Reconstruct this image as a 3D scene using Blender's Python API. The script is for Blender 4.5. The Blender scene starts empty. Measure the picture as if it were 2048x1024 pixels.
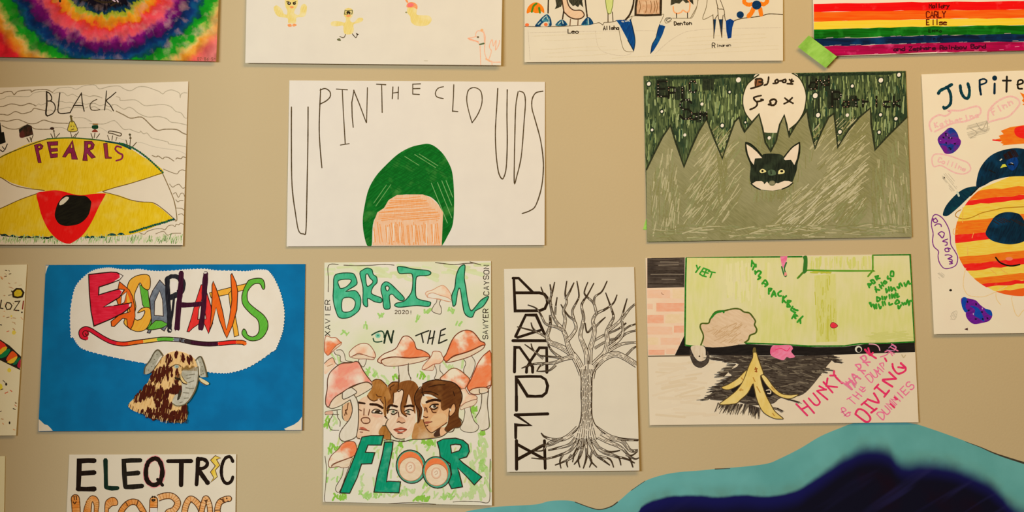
import bpy, math, random
from mathutils import Vector
from mathutils.geometry import tessellate_polygon
random.seed(7)
C = bpy.context.scene.collection
sc = bpy.context.scene

# ------------------------------------------------------------------ camera
S = 1.717 / 2048            # metres of wall per photo pixel
ZC = 1.55                   # height of the picture centre above the floor
CAM_D = 2.6
cam = bpy.data.cameras.new('camera'); cam.sensor_width = 36; cam.lens = 36 * CAM_D / 1.717
camo = bpy.data.objects.new('camera', cam); C.objects.link(camo)
camo.location = (0, -CAM_D, ZC); camo.rotation_euler = (math.pi / 2, 0, 0)
sc.camera = camo

# ------------------------------------------------------------------ light and exposure
sc.view_settings.view_transform = 'Standard'; sc.view_settings.look = 'None'
sc.view_settings.gamma = 1; sc.view_settings.use_curve_mapping = False
sc.view_settings.exposure = 0.0
world = bpy.data.worlds.new('room_ambient'); sc.world = world; world.use_nodes = True
bg = world.node_tree.nodes['Background']; bg.inputs[0].default_value = (1.0, 0.57, 0.14, 1); bg.inputs[1].default_value = 0.165
def lamp(name, loc, target, size, power, col):
    l = bpy.data.lights.new(name, 'AREA'); l.shape = 'RECTANGLE'; l.size, l.size_y = size; l.energy = power; l.color = col
    o = bpy.data.objects.new(name, l); C.objects.link(o); o.location = loc
    o.rotation_euler = (Vector(target) - Vector(loc)).to_track_quat('-Z', 'Y').to_euler()
    return o
lamp('window_side_light', (-2.2, -3.2, 2.15), (0.45, 0.0, 1.0), (1.9, 0.6), 94, (.93, 1, .985))
lamp('ceiling_panel_light', (0.75, -1.5, 3.1), (0.55, 0.0, 1.2), (1.6, 0.6), 27, (1, .63, .23))

# ------------------------------------------------------------------ colours and materials
def s2l(v):
    v /= 255.0
    return v / 12.92 if v <= .04045 else ((v + .055) / 1.055) ** 2.4
PAPER_SEEN = (226, 214, 192)
REFLECT = .86      # how strongly a sheet reflects; per-poster gains put missing light into its colours
def colour_gain(k):
    global REFLECT
    REFLECT = .86 * k
def alb(c):
    if isinstance(c, str):
        c = c.lstrip('#'); c = tuple(int(c[i:i + 2], 16) for i in (0, 2, 4))
    return tuple(min(.93, max(.004, REFLECT * s2l(v) / s2l(p))) for v, p in zip(c, PAPER_SEEN)) + (1,)
_m = {}
def M(c1, c2=None, ang=0, fine=(40, 900), lo=.38, hi=.62, blot=0, c3=None, b=(.45, .7), rough=.85, spec=.06, name=None):
    """marker / crayon / pencil material: two pigments mixed by a noise streaked along `ang`, a third in blots"""
    key = (c1, c2, ang, fine, lo, hi, blot, c3, b, round(REFLECT, 3))
    if key in _m: return _m[key]
    m = bpy.data.materials.new(name or ('pigment_' + (c1.lstrip('#') if isinstance(c1, str) else '%02x%02x%02x' % c1))); m.use_nodes = True
    nt = m.node_tree; N = nt.nodes; L = nt.links; bs = N['Principled BSDF']
    bs.inputs['Roughness'].default_value = rough; bs.inputs['Specular IOR Level'].default_value = spec
    if c2 is None and c3 is None:
        c2 = c1
    tc = N.new('ShaderNodeTexCoord'); src = tc.outputs['Object']
    r = N.new('ShaderNodeMapping'); r.inputs['Rotation'].default_value = (0, math.radians(ang), 0); L.new(src, r.inputs['Vector'])
    k = N.new('ShaderNodeMapping'); k.inputs['Scale'].default_value = (fine[0], 1, fine[1]); L.new(r.outputs[0], k.inputs['Vector'])
    n = N.new('ShaderNodeTexNoise'); n.inputs['Scale'].default_value = 1; n.inputs['Detail'].default_value = 3; L.new(k.outputs[0], n.inputs['Vector'])
    mr = N.new('ShaderNodeMapRange'); mr.inputs['From Min'].default_value = lo; mr.inputs['From Max'].default_value = hi; L.new(n.outputs[0], mr.inputs['Value'])
    mx = N.new('ShaderNodeMix'); mx.data_type = 'RGBA'; L.new(mr.outputs[0], mx.inputs['Factor'])
    mx.inputs['A'].default_value = alb(c1); mx.inputs['B'].default_value = alb(c2 or c1)
    out = mx.outputs['Result']
    if c3 is not None:
        n2 = N.new('ShaderNodeTexNoise'); n2.inputs['Scale'].default_value = blot; n2.inputs['Detail'].default_value = 4; L.new(src, n2.inputs['Vector'])
        m2 = N.new('ShaderNodeMapRange'); m2.inputs['From Min'].default_value = b[0]; m2.inputs['From Max'].default_value = b[1]; L.new(n2.outputs[0], m2.inputs['Value'])
        x2 = N.new('ShaderNodeMix'); x2.data_type = 'RGBA'; L.new(m2.outputs[0], x2.inputs['Factor']); L.new(out, x2.inputs['A']); x2.inputs['B'].default_value = alb(c3)
        out = x2.outputs['Result']
    L.new(out, bs.inputs['Base Color'])
    _m[key] = m
    return m
def paper_mat(seen, name='paper_white'):
    d = tuple(int(v * .985) for v in seen)
    m = M(seen, d, 0, (25, 25), .3, .7, name=name)
    return m
INK = M('#2b2013', '#3a2c1a', 0, (300, 300), name='black_ink')
PEN = M('#4a3a22', '#5f4d31', 0, (300, 300), name='thin_pen')
PENCIL = M('#c3b397', '#d5c6aa', 0, (400, 400), name='pencil')

# ------------------------------------------------------------------ drawing on paper
def catmull(p, closed=False, n=6):
    if len(p) < 3: return list(p)
    q = []
    m = len(p); segs = m if closed else m - 1
    for i in range(segs):
        if closed: a, b_, c, d = p[(i - 1) % m], p[i], p[(i + 1) % m], p[(i + 2) % m]
        else: a, b_, c, d = p[max(i - 1, 0)], p[i], p[i + 1], p[min(i + 2, m - 1)]
        for k in range(n):
            t = k / n; t2 = t * t; t3 = t2 * t
            q.append(tuple(.5 * (2 * b_[j] + (c[j] - a[j]) * t + (2 * a[j] - 5 * b_[j] + 4 * c[j] - d[j]) * t2 + (3 * b_[j] - a[j] - 3 * c[j] + d[j]) * t3) for j in (0, 1)))
    if not closed: q.append(tuple(p[-1]))
    return q
def inside(poly, x, y):
    c = False; n = len(poly)
    for i in range(n):
        x1, y1 = poly[i]; x2, y2 = poly[i - 1]
        if (y1 > y) != (y2 > y) and x < (x2 - x1) * (y - y1) / (y2 - y1) + x1: c = not c
    return c
def P(s):
    """'x,y x,y ...' to points"""
    return [tuple(float(v) for v in t.split(',')) for t in s.split()]
FONT = {
 'A': '06 20 46/14 34', 'B': '06 00 30 41 32 03/32 43 45 36 06', 'C': '41 30 10 01 05 16 36 45', 'D': '00 06 26 44 42 20 00',
 'E': '40 00 06 46/03 33', 'F': '40 00 06/03 33', 'G': '41 30 10 01 05 16 36 45 43 23', 'H': '00 06/40 46/03 43', 'I': '20 26',
 'J': '40 45 36 16 05', 'K': '00 06/40 03 46', 'L': '00 06 46', 'M': '06 00 23 40 46', 'N': '06 00 46 40', 'O': '10 30 41 45 36 16 05 01 10',
 'P': '06 00 30 41 42 33 03', 'Q': '10 30 41 45 36 16 05 01 10/24 46', 'R': '06 00 30 41 42 33 03/23 46', 'S': '41 30 10 01 02 13 33 44 45 36 16 05',
 'T': '00 40/20 26', 'U': '00 05 16 36 45 40', 'V': '00 26 40', 'W': '00 16 22 36 40', 'X': '00 46/40 06', 'Y': '00 23 40/23 26', 'Z': '00 40 06 46',
 'a': '43 13 05 16 36 43/43 46', 'b': '00 06 36 44 33 03', 'c': '43 13 04 05 16 46', 'd': '43 13 05 16 46/40 46', 'e': '04 44 33 13 04 05 16 46', 'f': '40 20 11 16/03 33',
 'h': '00 06/04 13 33 44 46', 'i': '22 26/20 21', 'k': '00 06/42 04 46', 'l': '20 26', 'm': '06 02 13 24 33 42 46', 'n': '06 02/04 13 33 44 46', 'o': '13 33 44 45 36 16 05 04 13',
 'r': '02 06/04 13 33', 's': '43 13 04 34 45 36 06', 't': '20 25 36/02 42', 'u': '02 05 16 36 45/42 46', 'v': '02 26 42', 'w': '02 16 24 36 42', 'y': '02 24/42 08', 'p': '02 08/03 33 44 36 06',
 '8': '10 30 41 42 33 13 04 05 16 36 45 44 33 13 02 01 10', '3': '01 10 30 41 42 33 44 45 36 16 05', '4': '30 04 44/30 36', '5': '40 00 02 32 44 45 36 06', 'g': '43 13 05 16 36 43/42 47 28 08', 'z': '02 42 06 46', 'x': '02 46/42 06', '2': '01 10 30 41 42 06 46', '0': '10 30 41 45 36 16 05 01 10', '-': '13 33', '!': '20 24/26 26', '&': '46 11 10 20 21 04 05 16 26 44', '7': '00 40 16', '1': '20 26', '6': '40 13 05 16 36 45 33 04', '@': '33 23 24 34 32 11 05 16 46 43 31', '.': '26 26', "'": '20 21'}
class Poster:
    def __init__(s, name, label, cat, corners, gap=.0012, lift=.004, sx=0.0, thick=.0004, group='hand-drawn posters on the wall'):
        """corners: photo-pixel corners TL TR BR BL of the sheet where it hangs on the wall plane"""
        xs = [c[0] for c in corners]; ys = [c[1] for c in corners]
        s.cx = sum(xs) / 4; s.by = max(ys); s.ty = min(ys); s.gap = gap; s.lift = lift / max(1, (s.by - s.ty)); s.sx = sx; s.lx = s.cx
        s.root = bpy.data.objects.new(name, None); C.objects.link(s.root); s.root.empty_display_size = .05
        s.root.location = ((s.cx - 1024) * S, 0, (512 - s.by) * S + ZC)
        s.root['label'] = label; s.root['category'] = cat
        if group: s.root['group'] = group
        s.d = 0.0; s.parts = {}; s.order = []; s.cur = None; s.thick = thick; s.corners = corners
        s.fx = lambda x, y: (x, y); s.fs = 1; s.ink = {}
    def F(s, x0=0, y0=0, k=1.0):
        """coordinates that follow are read in an enlarged view of this region"""
        s.fx = lambda x, y: (x0 + x * k, y0 + y * k); s.fs = k
    def V(s, px, py, d):
        # ink never runs past the edge of its sheet
        (ax, ay), (bx, by), (cx, cy), (ex, ey) = s.corners
        t = (py - ay) / (ey - ay); u = (py - by) / (cy - by)
        px = min(max(px, ax + (ex - ax) * t), bx + (cx - bx) * u)
        t = (px - ax) / (bx - ax); u = (px - ex) / (cx - ex)
        py = min(max(py, ay + (by - ay) * t), ey + (cy - ey) * u)
        return ((px - s.cx) * S, -(s.gap + s.thick + d + (py - s.ty) * s.lift + s.sx * (px - s.lx) * S), (s.by - py) * S)
    def lay(s, cells, step=6e-6, d=None):
        """ink goes just on top of whatever ink is already there"""
        if d is None: d = max((s.ink.get(c, 2e-5) for c in cells), default=2e-5) + step
        for c in cells: s.ink[c] = d
        return d
    def cells_line(s, q, w):
        r = set(); e = w / 2 + .8
        for (x0, y0), (x1, y1) in zip(q, q[1:] or q):
            m = max(1, int(math.hypot(x1 - x0, y1 - y0) / 1.5))
            for k in range(m + 1):
                x, y = x0 + (x1 - x0) * k / m, y0 + (y1 - y0) * k / m
                for X in range(int((x - e) // 3), int((x + e) // 3) + 1):
                    for Y in range(int((y - e) // 3), int((y + e) // 3) + 1): r.add((X, Y))
        return r
    def cells_fill(s, q):
        r = s.cells_line(q + [q[0]], 1); ys = [p[1] for p in q]
        for Y in range(int(min(ys) // 3), int(max(ys) // 3) + 1):
            y = Y * 3 + 1.5; xs = []
            for i in range(len(q)):
                (xa, ya), (xb, yb) = q[i], q[i - 1]
                if (ya > y) != (yb > y): xs.append(xa + (xb - xa) * (y - ya) / (yb - ya))
            xs.sort()
            for i in range(0, len(xs) - 1, 2):
                for X in range(int(xs[i] // 3), int(xs[i + 1] // 3) + 1): r.add((X, Y))
        return r
    def part(s, name, label=None, parent=None, new=False, kind=None):
        key = name
        while key in s.parts and (new or s.parts[key]['parent'] != parent or s.parts[key]['label'] != label): key += '_'
        if key not in s.parts:
            s.parts[key] = dict(name=name, label=label, parent=parent, v=[], f=[], mi=[], mats=[], kind=kind); s.order.append(key)
        s.cur = s.parts[key]; return key
    def _mi(s, m):
        c = s.cur
        if m not in c['mats']: c['mats'].append(m)
        return c['mats'].index(m)
    def paper(s, mat):
        s.part('paper'); c = s.cur; i = s._mi(mat)
        n0 = len(c['v'])
        for dd in (0, -s.thick):
            for (x, y) in s.corners: c['v'].append(s.V(x, y, dd))
        for f in ((0, 1, 2, 3), (7, 6, 5, 4), (0, 4, 5, 1), (1, 5, 6, 2), (2, 6, 7, 3), (3, 7, 4, 0)):
            c['f'].append(tuple(n0 + j for j in f[::-1])); c['mi'].append(i)
    def fill(s, pts, mat, smooth=True, holes=(), n=5, edge=None, ew=1.5, raised=0.0):
        """a closed filled shape, optionally outlined"""
        raw = P(pts) if isinstance(pts, str) else list(pts)
        q = catmull(raw, True, n) if smooth else raw
        loops = [[s.fx(*p) for p in q]]
        for h in holes:
            h = P(h) if isinstance(h, str) else list(h)
            loops.append([s.fx(*p) for p in (catmull(h, True, n) if smooth else h)])
        dd = s.lay(s.cells_fill(loops[0]), 6e-6 + raised)
        c = s.cur; i = s._mi(mat); n0 = len(c['v'])
        flat = [p for l in loops for p in l]
        tris = tessellate_polygon([[Vector((x, y, 0)) for x, y in l] for l in loops])
        for x, y in flat: c['v'].append(s.V(x, y, dd))
        for a, b_, e in tris:
            (x1, y1), (x2, y2), (x3, y3) = flat[a], flat[b_], flat[e]
            if (x2 - x1) * (y3 - y1) - (x3 - x1) * (y2 - y1) > 0: a, e = e, a
            c['f'].append((n0 + a, n0 + b_, n0 + e)); c['mi'].append(i)
        if edge is not None:
            s.line(raw, ew, edge, closed=True, smooth=smooth, n=n)
            for h in holes: s.line(h, ew, edge, closed=True, smooth=smooth, n=n)
    def ell(s, x, y, rx, ry, mat, rot=0, n=20, **kw):
        a = math.radians(rot); ca, sa = math.cos(a), math.sin(a)
        pts = [(x + rx * math.cos(t) * ca - ry * math.sin(t) * sa, y + rx * math.cos(t) * sa + ry * math.sin(t) * ca) for t in [2 * math.pi * k / n for k in range(n)]]
        s.fill(pts, mat, smooth=False, **kw)
    def line(s, pts, w, mat, closed=False, smooth=True, n=5, taper=None, wob=.12, up=True):
        """a pen stroke w photo pixels wide (w is not scaled by F)"""
        if w < 3.5: w *= 1.2
        raw = P(pts) if isinstance(pts, str) else list(pts)
        q = catmull(raw, closed, n) if smooth else list(raw)
        q = [s.fx(*p) for p in q]
        r = [q[0]]
        for p in q[1:]:
            if math.hypot(p[0] - r[-1][0], p[1] - r[-1][1]) > .15: r.append(p)
        if len(r) == 1: r = [(r[0][0] - w * .3, r[0][1]), (r[0][0] + w * .3, r[0][1])]; closed = False
        q = r
        if closed: q = q + [q[0]]
        m = len(q); hw = []
        for i in range(m):
            k = w / 2 * (1 + random.uniform(-wob, wob))
            if taper: k *= taper[0] + (taper[1] - taper[0]) * i / (m - 1)
            hw.append(k)
        if closed: hw[-1] = hw[0]
        else:
            (x0, y0), (x1, y1) = q[0], q[1]; l = math.hypot(x1 - x0, y1 - y0) or 1; e = hw[0] * .8
            q.insert(0, (x0 - (x1 - x0) / l * e, y0 - (y1 - y0) / l * e)); hw.insert(0, hw[0] * .5)
            (x0, y0), (x1, y1) = q[-1], q[-2]; l = math.hypot(x1 - x0, y1 - y0) or 1; e = hw[-1] * .8
            q.append((x0 - (x1 - x0) / l * e, y0 - (y1 - y0) / l * e)); hw.append(hw[-1] * .5)
            m += 2
        base = s.lay(s.cells_line(q, w))
        c = s.cur; mi = s._mi(mat); n0 = len(c['v'])
        for i in range(m):
            a = q[i - 1] if i > 0 else (q[-2] if closed else q[0]); b_ = q[i + 1] if i < m - 1 else (q[1] if closed else q[-1])
            d1 = (q[i][0] - a[0], q[i][1] - a[1]); d2 = (b_[0] - q[i][0], b_[1] - q[i][1])
            l1 = math.hypot(*d1) or 1; l2 = math.hypot(*d2) or 1
            if d1 == (0, 0): d1, l1 = d2, l2
            if d2 == (0, 0): d2, l2 = d1, l1
            tx, ty = d1[0] / l1 + d2[0] / l2, d1[1] / l1 + d2[1] / l2; lt = math.hypot(tx, ty)
            if lt < .25: tx, ty = d1[0] / l1, d1[1] / l1; lt = 1; cosf = 1
            else: cosf = max(.6, lt / 2)
            nx, ny = -ty / lt, tx / lt; k = hw[i] / cosf; dd = base + (i % 16) * 1.5e-7
            c['v'].append(s.V(q[i][0] + nx * k, q[i][1] + ny * k, dd)); c['v'].append(s.V(q[i][0] - nx * k, q[i][1] - ny * k, dd))
        for i in range(m - 1):
            a = n0 + 2 * i
            c['f'].append((a, a + 2, a + 3, a + 1)); c['mi'].append(mi)
    def lines(s, txt, w, mat, **kw):
        """several strokes, split by |"""
        for t in txt.split('|'): s.line(t.strip(), w, mat, **kw)
    def text(s, t, x, y, h, adv, mat, w, ang=0, wid=.62, jit=.05, smooth=True, step=None):
        """pen lettering from a stroke font: x,y top-left of the first letter"""
        a = math.radians(ang); ca, sa = math.cos(a), math.sin(a); u = h / 6
        for i, ch in enumerate(t):
            if ch != ' ':
                jx, jy = random.uniform(-jit, jit) * h, random.uniform(-jit, jit) * h
                for st in FONT[ch].split('/'):
                    pts = []
                    for g in st.split():
                        lx = i * adv + int(g[0]) / 4 * wid * h + jx; ly = int(g[1]) * u + jy
                        pts.append((x + lx * ca - ly * sa, y + lx * sa + ly * ca))
                    curvy = smooth and ch in 'BCDGJOPQRSUabcdehmnopsu0236@&'
                    s.line(pts, w, mat, smooth=curvy, n=3)
    def hatch(s, poly, ang, sp, w, mat, jit=.4, keep=1.0, smooth=True, wobble=0, trim=0):
        """scribbled strokes clipped to a shape"""
        raw = P(poly) if isinstance(poly, str) else list(poly)
        q = [s.fx(*p) for p in (catmull(raw, True, 4) if smooth else raw)]
        a = math.radians(ang); ca, sa = math.cos(a), math.sin(a)
        rp = [(x * ca + y * sa, -x * sa + y * ca) for x, y in q]
        y = min(p[1] for p in rp); y1 = max(p[1] for p in rp)
        of = s.fx; s.fx = lambda x, y: (x, y)
        s.d += 1e-5; base = s.d; k = 0
        while y < y1:
            y += sp * random.uniform(1 - jit, 1 + jit)
            xs = []
            for i in range(len(rp)):
                (xa, ya), (xb, yb) = rp[i], rp[i - 1]
                if (ya > y) != (yb > y): xs.append(xa + (xb - xa) * (y - ya) / (yb - ya))
            xs.sort()
            for i in range(0, len(xs) - 1, 2):
                if random.random() > keep: continue
                e0, e1 = xs[i] + random.uniform(0, trim), xs[i + 1] - random.uniform(0, trim)
                if e1 - e0 < 1: continue
                pts = []; m = max(2, int((e1 - e0) / 25) + 1) if wobble else 2
                for j in range(m):
                    X = e0 + (e1 - e0) * j / (m - 1); Y = y + random.uniform(-wobble, wobble)
                    pts.append((X * ca - Y * sa, X * sa + Y * ca))
                s.d = base + (k % 7) * 3e-6; k += 1
                s.line(pts, w, mat, smooth=False, up=False)
        s.d = base + 2.4e-5; s.fx = of
    def scrib(s, poly, ang, n, ln, w, mats, spread=12, smooth=False):
        """n short loose strokes scattered inside a shape"""
        raw = P(poly) if isinstance(poly, str) else list(poly)
        q = [s.fx(*p) for p in (catmull(raw, True, 4) if smooth else raw)]
        x0, x1 = min(p[0] for p in q), max(p[0] for p in q); y0, y1 = min(p[1] for p in q), max(p[1] for p in q)
        of = s.fx; s.fx = lambda x, y: (x, y); s.d += 1e-5; base = s.d; k = 0; t = 0
        while k < n and t < n * 20:
            t += 1; x, y = random.uniform(x0, x1), random.uniform(y0, y1)
            a = math.radians(ang + random.uniform(-spread, spread)); l = random.uniform(.4, 1) * ln / 2
            e = [(x - math.cos(a) * l, y - math.sin(a) * l), (x + math.cos(a) * l * .1 + random.uniform(-1, 1), y + math.sin(a) * l * .1), (x + math.cos(a) * l, y + math.sin(a) * l)]
            if not all(inside(q, *v) for v in e): continue
            s.d = base + (k % 40) * 2e-6; k += 1
            s.line(e, w * random.uniform(.6, 1.3), random.choice(mats), smooth=False, up=False)
        s.d = base + 8.5e-5; s.fx = of
    def sheet(s, pts, mat, h=.0006, smooth=True, n=4):
        """a cut-out piece of paper glued on: filled shape raised by h with its cut edge"""
        raw = P(pts) if isinstance(pts, str) else list(pts)
        q = catmull(raw, True, n) if smooth else raw
        of = s.fx; qq = [of(*p) for p in q]; s.fx = lambda x, y: (x, y)
        s.fill(qq, mat, smooth=False, raised=h); c = s.cur; i = s._mi(mat); n0 = len(c['v']); m = len(qq)
        d1 = max(s.ink[k] for k in s.cells_fill(qq))
        for x, y in qq: c['v'].append(s.V(x, y, d1 - h))
        for x, y in qq: c['v'].append(s.V(x, y, d1))
        ar = sum(qq[k - 1][0] * qq[k][1] - qq[k][0] * qq[k - 1][1] for k in range(m))
        for k in range(m):
            f = (n0 + k, n0 + (k + 1) % m, n0 + m + (k + 1) % m, n0 + m + k)
            c['f'].append(f if ar > 0 else f[::-1]); c['mi'].append(i)
        s.fx = of
    def tube(s, pts, w0, w1, mat, edge=None, ew=1.2, dash=None, dn=0, dw=.9, rings=None, rsp=8, cap=True, smooth=True, n=5):
        """a limb drawn as two outlines along a centre line; widths in the current enlarged view"""
        raw = P(pts) if isinstance(pts, str) else list(pts)
        q = catmull(raw, False, n) if smooth else raw
        m = len(q); L_ = []; R_ = []; nn = []
        for i in range(m):
            a, b_ = q[max(i - 1, 0)], q[min(i + 1, m - 1)]; dx, dy = b_[0] - a[0], b_[1] - a[1]; l = math.hypot(dx, dy) or 1
            k = (w0 + (w1 - w0) * i / (m - 1)) / 2; nx, ny = -dy / l, dx / l; nn.append((nx, ny, k))
            L_.append((q[i][0] + nx * k, q[i][1] + ny * k)); R_.append((q[i][0] - nx * k, q[i][1] - ny * k))
        tip = []
        if cap:
            nx, ny, k = nn[-1]; tx, ty = ny, -nx; e = q[-1]
            tip = [(e[0] + nx * k * math.cos(t) + tx * k * math.sin(t), e[1] + ny * k * math.cos(t) + ty * k * math.sin(t)) for t in [math.pi * j / 6 for j in range(1, 6)]]
        if mat is not None: s.fill(L_ + tip + R_[::-1], mat, smooth=False)
        if dash is not None:
            for j in range(dn):
                f = -1 + 2 * (j + 1) / (dn + 1); i = 0
                while i < m - 1:
                    e = min(m - 1, i + random.randint(2, 6))
                    if e > i: s.line([(q[t][0] + nn[t][0] * nn[t][2] * f, q[t][1] + nn[t][1] * nn[t][2] * f) for t in range(i, e + 1)], dw, dash, smooth=False)
                    i = e + random.randint(1, 2)
        if rings is not None:
            acc = 0
            for i in range(1, m):
                acc += math.hypot(q[i][0] - q[i - 1][0], q[i][1] - q[i - 1][1])
                if acc > rsp: acc = 0; s.line([L_[i], (q[i][0] + random.uniform(-2, 2), q[i][1] + random.uniform(-2, 2)), R_[i]], .9, rings, smooth=False)
        if edge is not None: s.line(L_ + tip + R_[::-1], ew, edge, smooth=False)
    def build(s):
        objs = {}
        for key in s.order:
            c = s.parts[key]
            if not c['f']: continue
            me = bpy.data.meshes.new(c['name']); me.from_pydata(c['v'], [], c['f'])
            for m in c['mats']: me.materials.append(m)
            me.polygons.foreach_set('material_index', c['mi']); me.update()
            o = bpy.data.objects.new(c['name'], me); C.objects.link(o)
            o.parent = objs[c['parent']] if c['parent'] else s.root
            if c['label']: o['label'] = c['label']
            if c['kind']: o['kind'] = c['kind']
            objs[key] = o
        return objs
W_ = paper_mat((226, 214, 192))

# ------------------------------------------------------------------ setting
def box(name, x0, x1, y0, y1, z0, z1, mat):
    v = [(x, y, z) for x in (x0, x1) for y in (y0, y1) for z in (z0, z1)]
    f = [(0, 1, 3, 2), (4, 6, 7, 5), (0, 4, 5, 1), (2, 3, 7, 6), (0, 2, 6, 4), (1, 5, 7, 3)]
    me = bpy.data.meshes.new(name); me.from_pydata(v, [], f); me.materials.append(mat); me.update()
    o = bpy.data.objects.new(name, me); C.objects.link(o); o['kind'] = 'structure'
    return o
colour_gain(.93)
WALL = M((202, 178, 132), (198, 174, 128), 0, (3, 3), .3, .7, rough=.6, name='tan_wall_paint')
nt = WALL.node_tree
bn = nt.nodes.new('ShaderNodeTexNoise'); bn.inputs['Scale'].default_value = 260; bn.inputs['Detail'].default_value = 3
tcw = nt.nodes.new('ShaderNodeTexCoord'); nt.links.new(tcw.outputs['Object'], bn.inputs['Vector'])
bu = nt.nodes.new('ShaderNodeBump'); bu.inputs['Strength'].default_value = .12; bu.inputs['Distance'].default_value = .0015
nt.links.new(bn.outputs[0], bu.inputs['Height']); nt.links.new(bu.outputs[0], nt.nodes['Principled BSDF'].inputs['Normal'])
wall = box('wall_back', -1.16, 2.4, 0, .12, 0, 3.2, WALL)
box('added_shade_pier', -1.16, -1.05, -.63, 0, 0, 3.2, M((104, 76, 42), (98, 70, 38), 0, (6, 6), name='shade_pier_brown'))  # unseen pier, added and sized to shade the left end of the wall
box('floor', -1.16, 2.4, -3.2, .12, -.1, 0, M((120, 96, 66), (112, 88, 60), 0, (8, 8), name='brown_floor'))

# ================================================================== top row of posters
# ---- rainbow rings
colour_gain(1.05)
p = Poster('poster', 'tie-dye style poster of rainbow rings, at the left end of the top row', 'poster',
           [(-80, -212), (447, -208), (434, 124), (-84, 113)], gap=.0014, lift=.006, sx=.003)
def ring_material(p, cx, cy):
    m = bpy.data.materials.new('rainbow_ring_marker'); m.use_nodes = True
    nt = m.node_tree; N = nt.nodes; L = nt.links; bs = N['Principled BSDF']; bs.inputs['Roughness'].default_value = .8; bs.inputs['Specular IOR Level'].default_value = .05
    def mth(op, a, b_=None):
        n = N.new('ShaderNodeMath'); n.operation = op
        for i, v in enumerate((a, b_)):
            if v is None: continue
            if isinstance(v, (int, float)): n.inputs[i].default_value = v
            else: L.new(v, n.inputs[i])
        return n.outputs[0]
    def noise(vec, scale, det=3):
        n = N.new('ShaderNodeTexNoise'); n.inputs['Scale'].default_value = scale; n.inputs['Detail'].default_value = det; L.new(vec, n.inputs['Vector']); return n.outputs[0]
    tc = N.new('ShaderNodeTexCoord'); sp = N.new('ShaderNodeSeparateXYZ'); L.new(tc.outputs['Object'], sp.inputs[0])
    ox, oz = (cx - p.cx), (p.by - cy)
    dx = mth('SUBTRACT', mth('DIVIDE', sp.outputs[0], S), ox); dz = mth('SUBTRACT', mth('DIVIDE', sp.outputs[2], S), oz)
    ex = mth('DIVIDE', dx, 1.08)
    r = mth('SQRT', mth('ADD', mth('MULTIPLY', ex, ex), mth('MULTIPLY', dz, dz)))
    r = mth('SUBTRACT', r, mth('MULTIPLY', dx, .05))
    th = mth('ARCTAN2', ex, dz)
    cb = N.new('ShaderNodeCombineXYZ'); L.new(mth('MULTIPLY', th, 14.0), cb.inputs[0]); L.new(mth('MULTIPLY', r, .028), cb.inputs[1])
    cs = N.new('ShaderNodeCombineXYZ'); L.new(mth('MULTIPLY', th, 3.0), cs.inputs[0]); L.new(mth('MULTIPLY', r, .012), cs.inputs[1])
    jag = mth('ADD', mth('MULTIPLY', mth('SUBTRACT', noise(cb.outputs[0], 1.2, 3), .5), 15.0), mth('MULTIPLY', mth('SUBTRACT', noise(tc.outputs['Object'], 85, 4), .5), 24.0))
    jag2 = mth('MULTIPLY', mth('SUBTRACT', noise(cs.outputs[0], 2.0, 2), .5), 26.0)
    rr = mth('DIVIDE', mth('ADD', mth('ADD', r, jag), jag2), 300.0)
    cr = N.new('ShaderNodeValToRGB'); L.new(rr, cr.inputs[0])
    st = [(0, '#1a0f1c'), (74, '#140f18'), (82, '#06304a'), (87, '#0a3c40'), (90, '#9aa516'), (96, '#c4ac3a'), (99, '#f79a1c'), (112, '#f87a16'),
          (117, '#f23a22'), (124, '#f4434a'), (136, '#f0555c'), (141, '#b8446e'), (146, '#7c0f66'), (158, '#520e52'), (164, '#10264f'), (172, '#0b2f62'), (180, '#0e4a6e'), (187, '#0a4a44'), (191, '#118a1c'),
          (205, '#1f9a1e'), (211, '#a3b04a'), (216, '#e2b45c'), (223, '#f2982a'), (234, '#f56a1e'), (244, '#e8262c'), (290, '#cf1434')]
    e = cr.color_ramp.elements
    while len(e) > 1: e.remove(e[-1])
    e[0].position = 0; e[0].color = alb(st[0][1])
    for v, c in st[1:]:
        k = e.new(v / 300.0); k.color = alb(c)
    pale = mth('ADD', mth('MULTIPLY', noise(tc.outputs['Object'], 62, 5), .7), mth('MULTIPLY', noise(cb.outputs[0], 1.1, 3), .3))
    mr = N.new('ShaderNodeMapRange'); L.new(pale, mr.inputs[0]); mr.inputs['From Min'].default_value = .52; mr.inputs['From Max'].default_value = .72; mr.inputs['To Max'].default_value = .42
    right = N.new('ShaderNodeMapRange'); L.new(dx, right.inputs[0]); right.inputs['From Min'].default_value = -150; right.inputs['From Max'].default_value = 200; right.inputs['To Min'].default_value = .25; right.inputs['To Max'].default_value = 1.15
    far = N.new('ShaderNodeMapRange'); L.new(mth('ADD', r, mth('MULTIPLY', dx, .22)), far.inputs[0]); far.inputs['From Min'].default_value = 262; far.inputs['From Max'].default_value = 300; far.inputs['To Max'].default_value = .4
    fac = mth('MAXIMUM', mth('MULTIPLY', mr.outputs[0], right.outputs[0]), far.outputs[0])
    mx = N.new('ShaderNodeMix'); mx.data_type = 'RGBA'; L.new(fac, mx.inputs['Factor']); L.new(cr.outputs[0], mx.inputs['A']); mx.inputs['B'].default_value = alb('#f2b4a0')
    dk = noise(tc.outputs['Object'], 48, 4)
    m2 = N.new('ShaderNodeMapRange'); L.new(dk, m2.inputs[0]); m2.inputs['From Min'].default_value = .3; m2.inputs['From Max'].default_value = .62; m2.inputs['To Min'].default_value = .55; m2.inputs['To Max'].default_value = 1.0
    vm = N.new('ShaderNodeVectorMath'); vm.operation = 'SCALE'; L.new(mx.outputs['Result'], vm.inputs[0]); L.new(m2.outputs[0], vm.inputs['Scale'])
    L.new(vm.outputs[0], bs.inputs['Base Color'])
    return m
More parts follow.
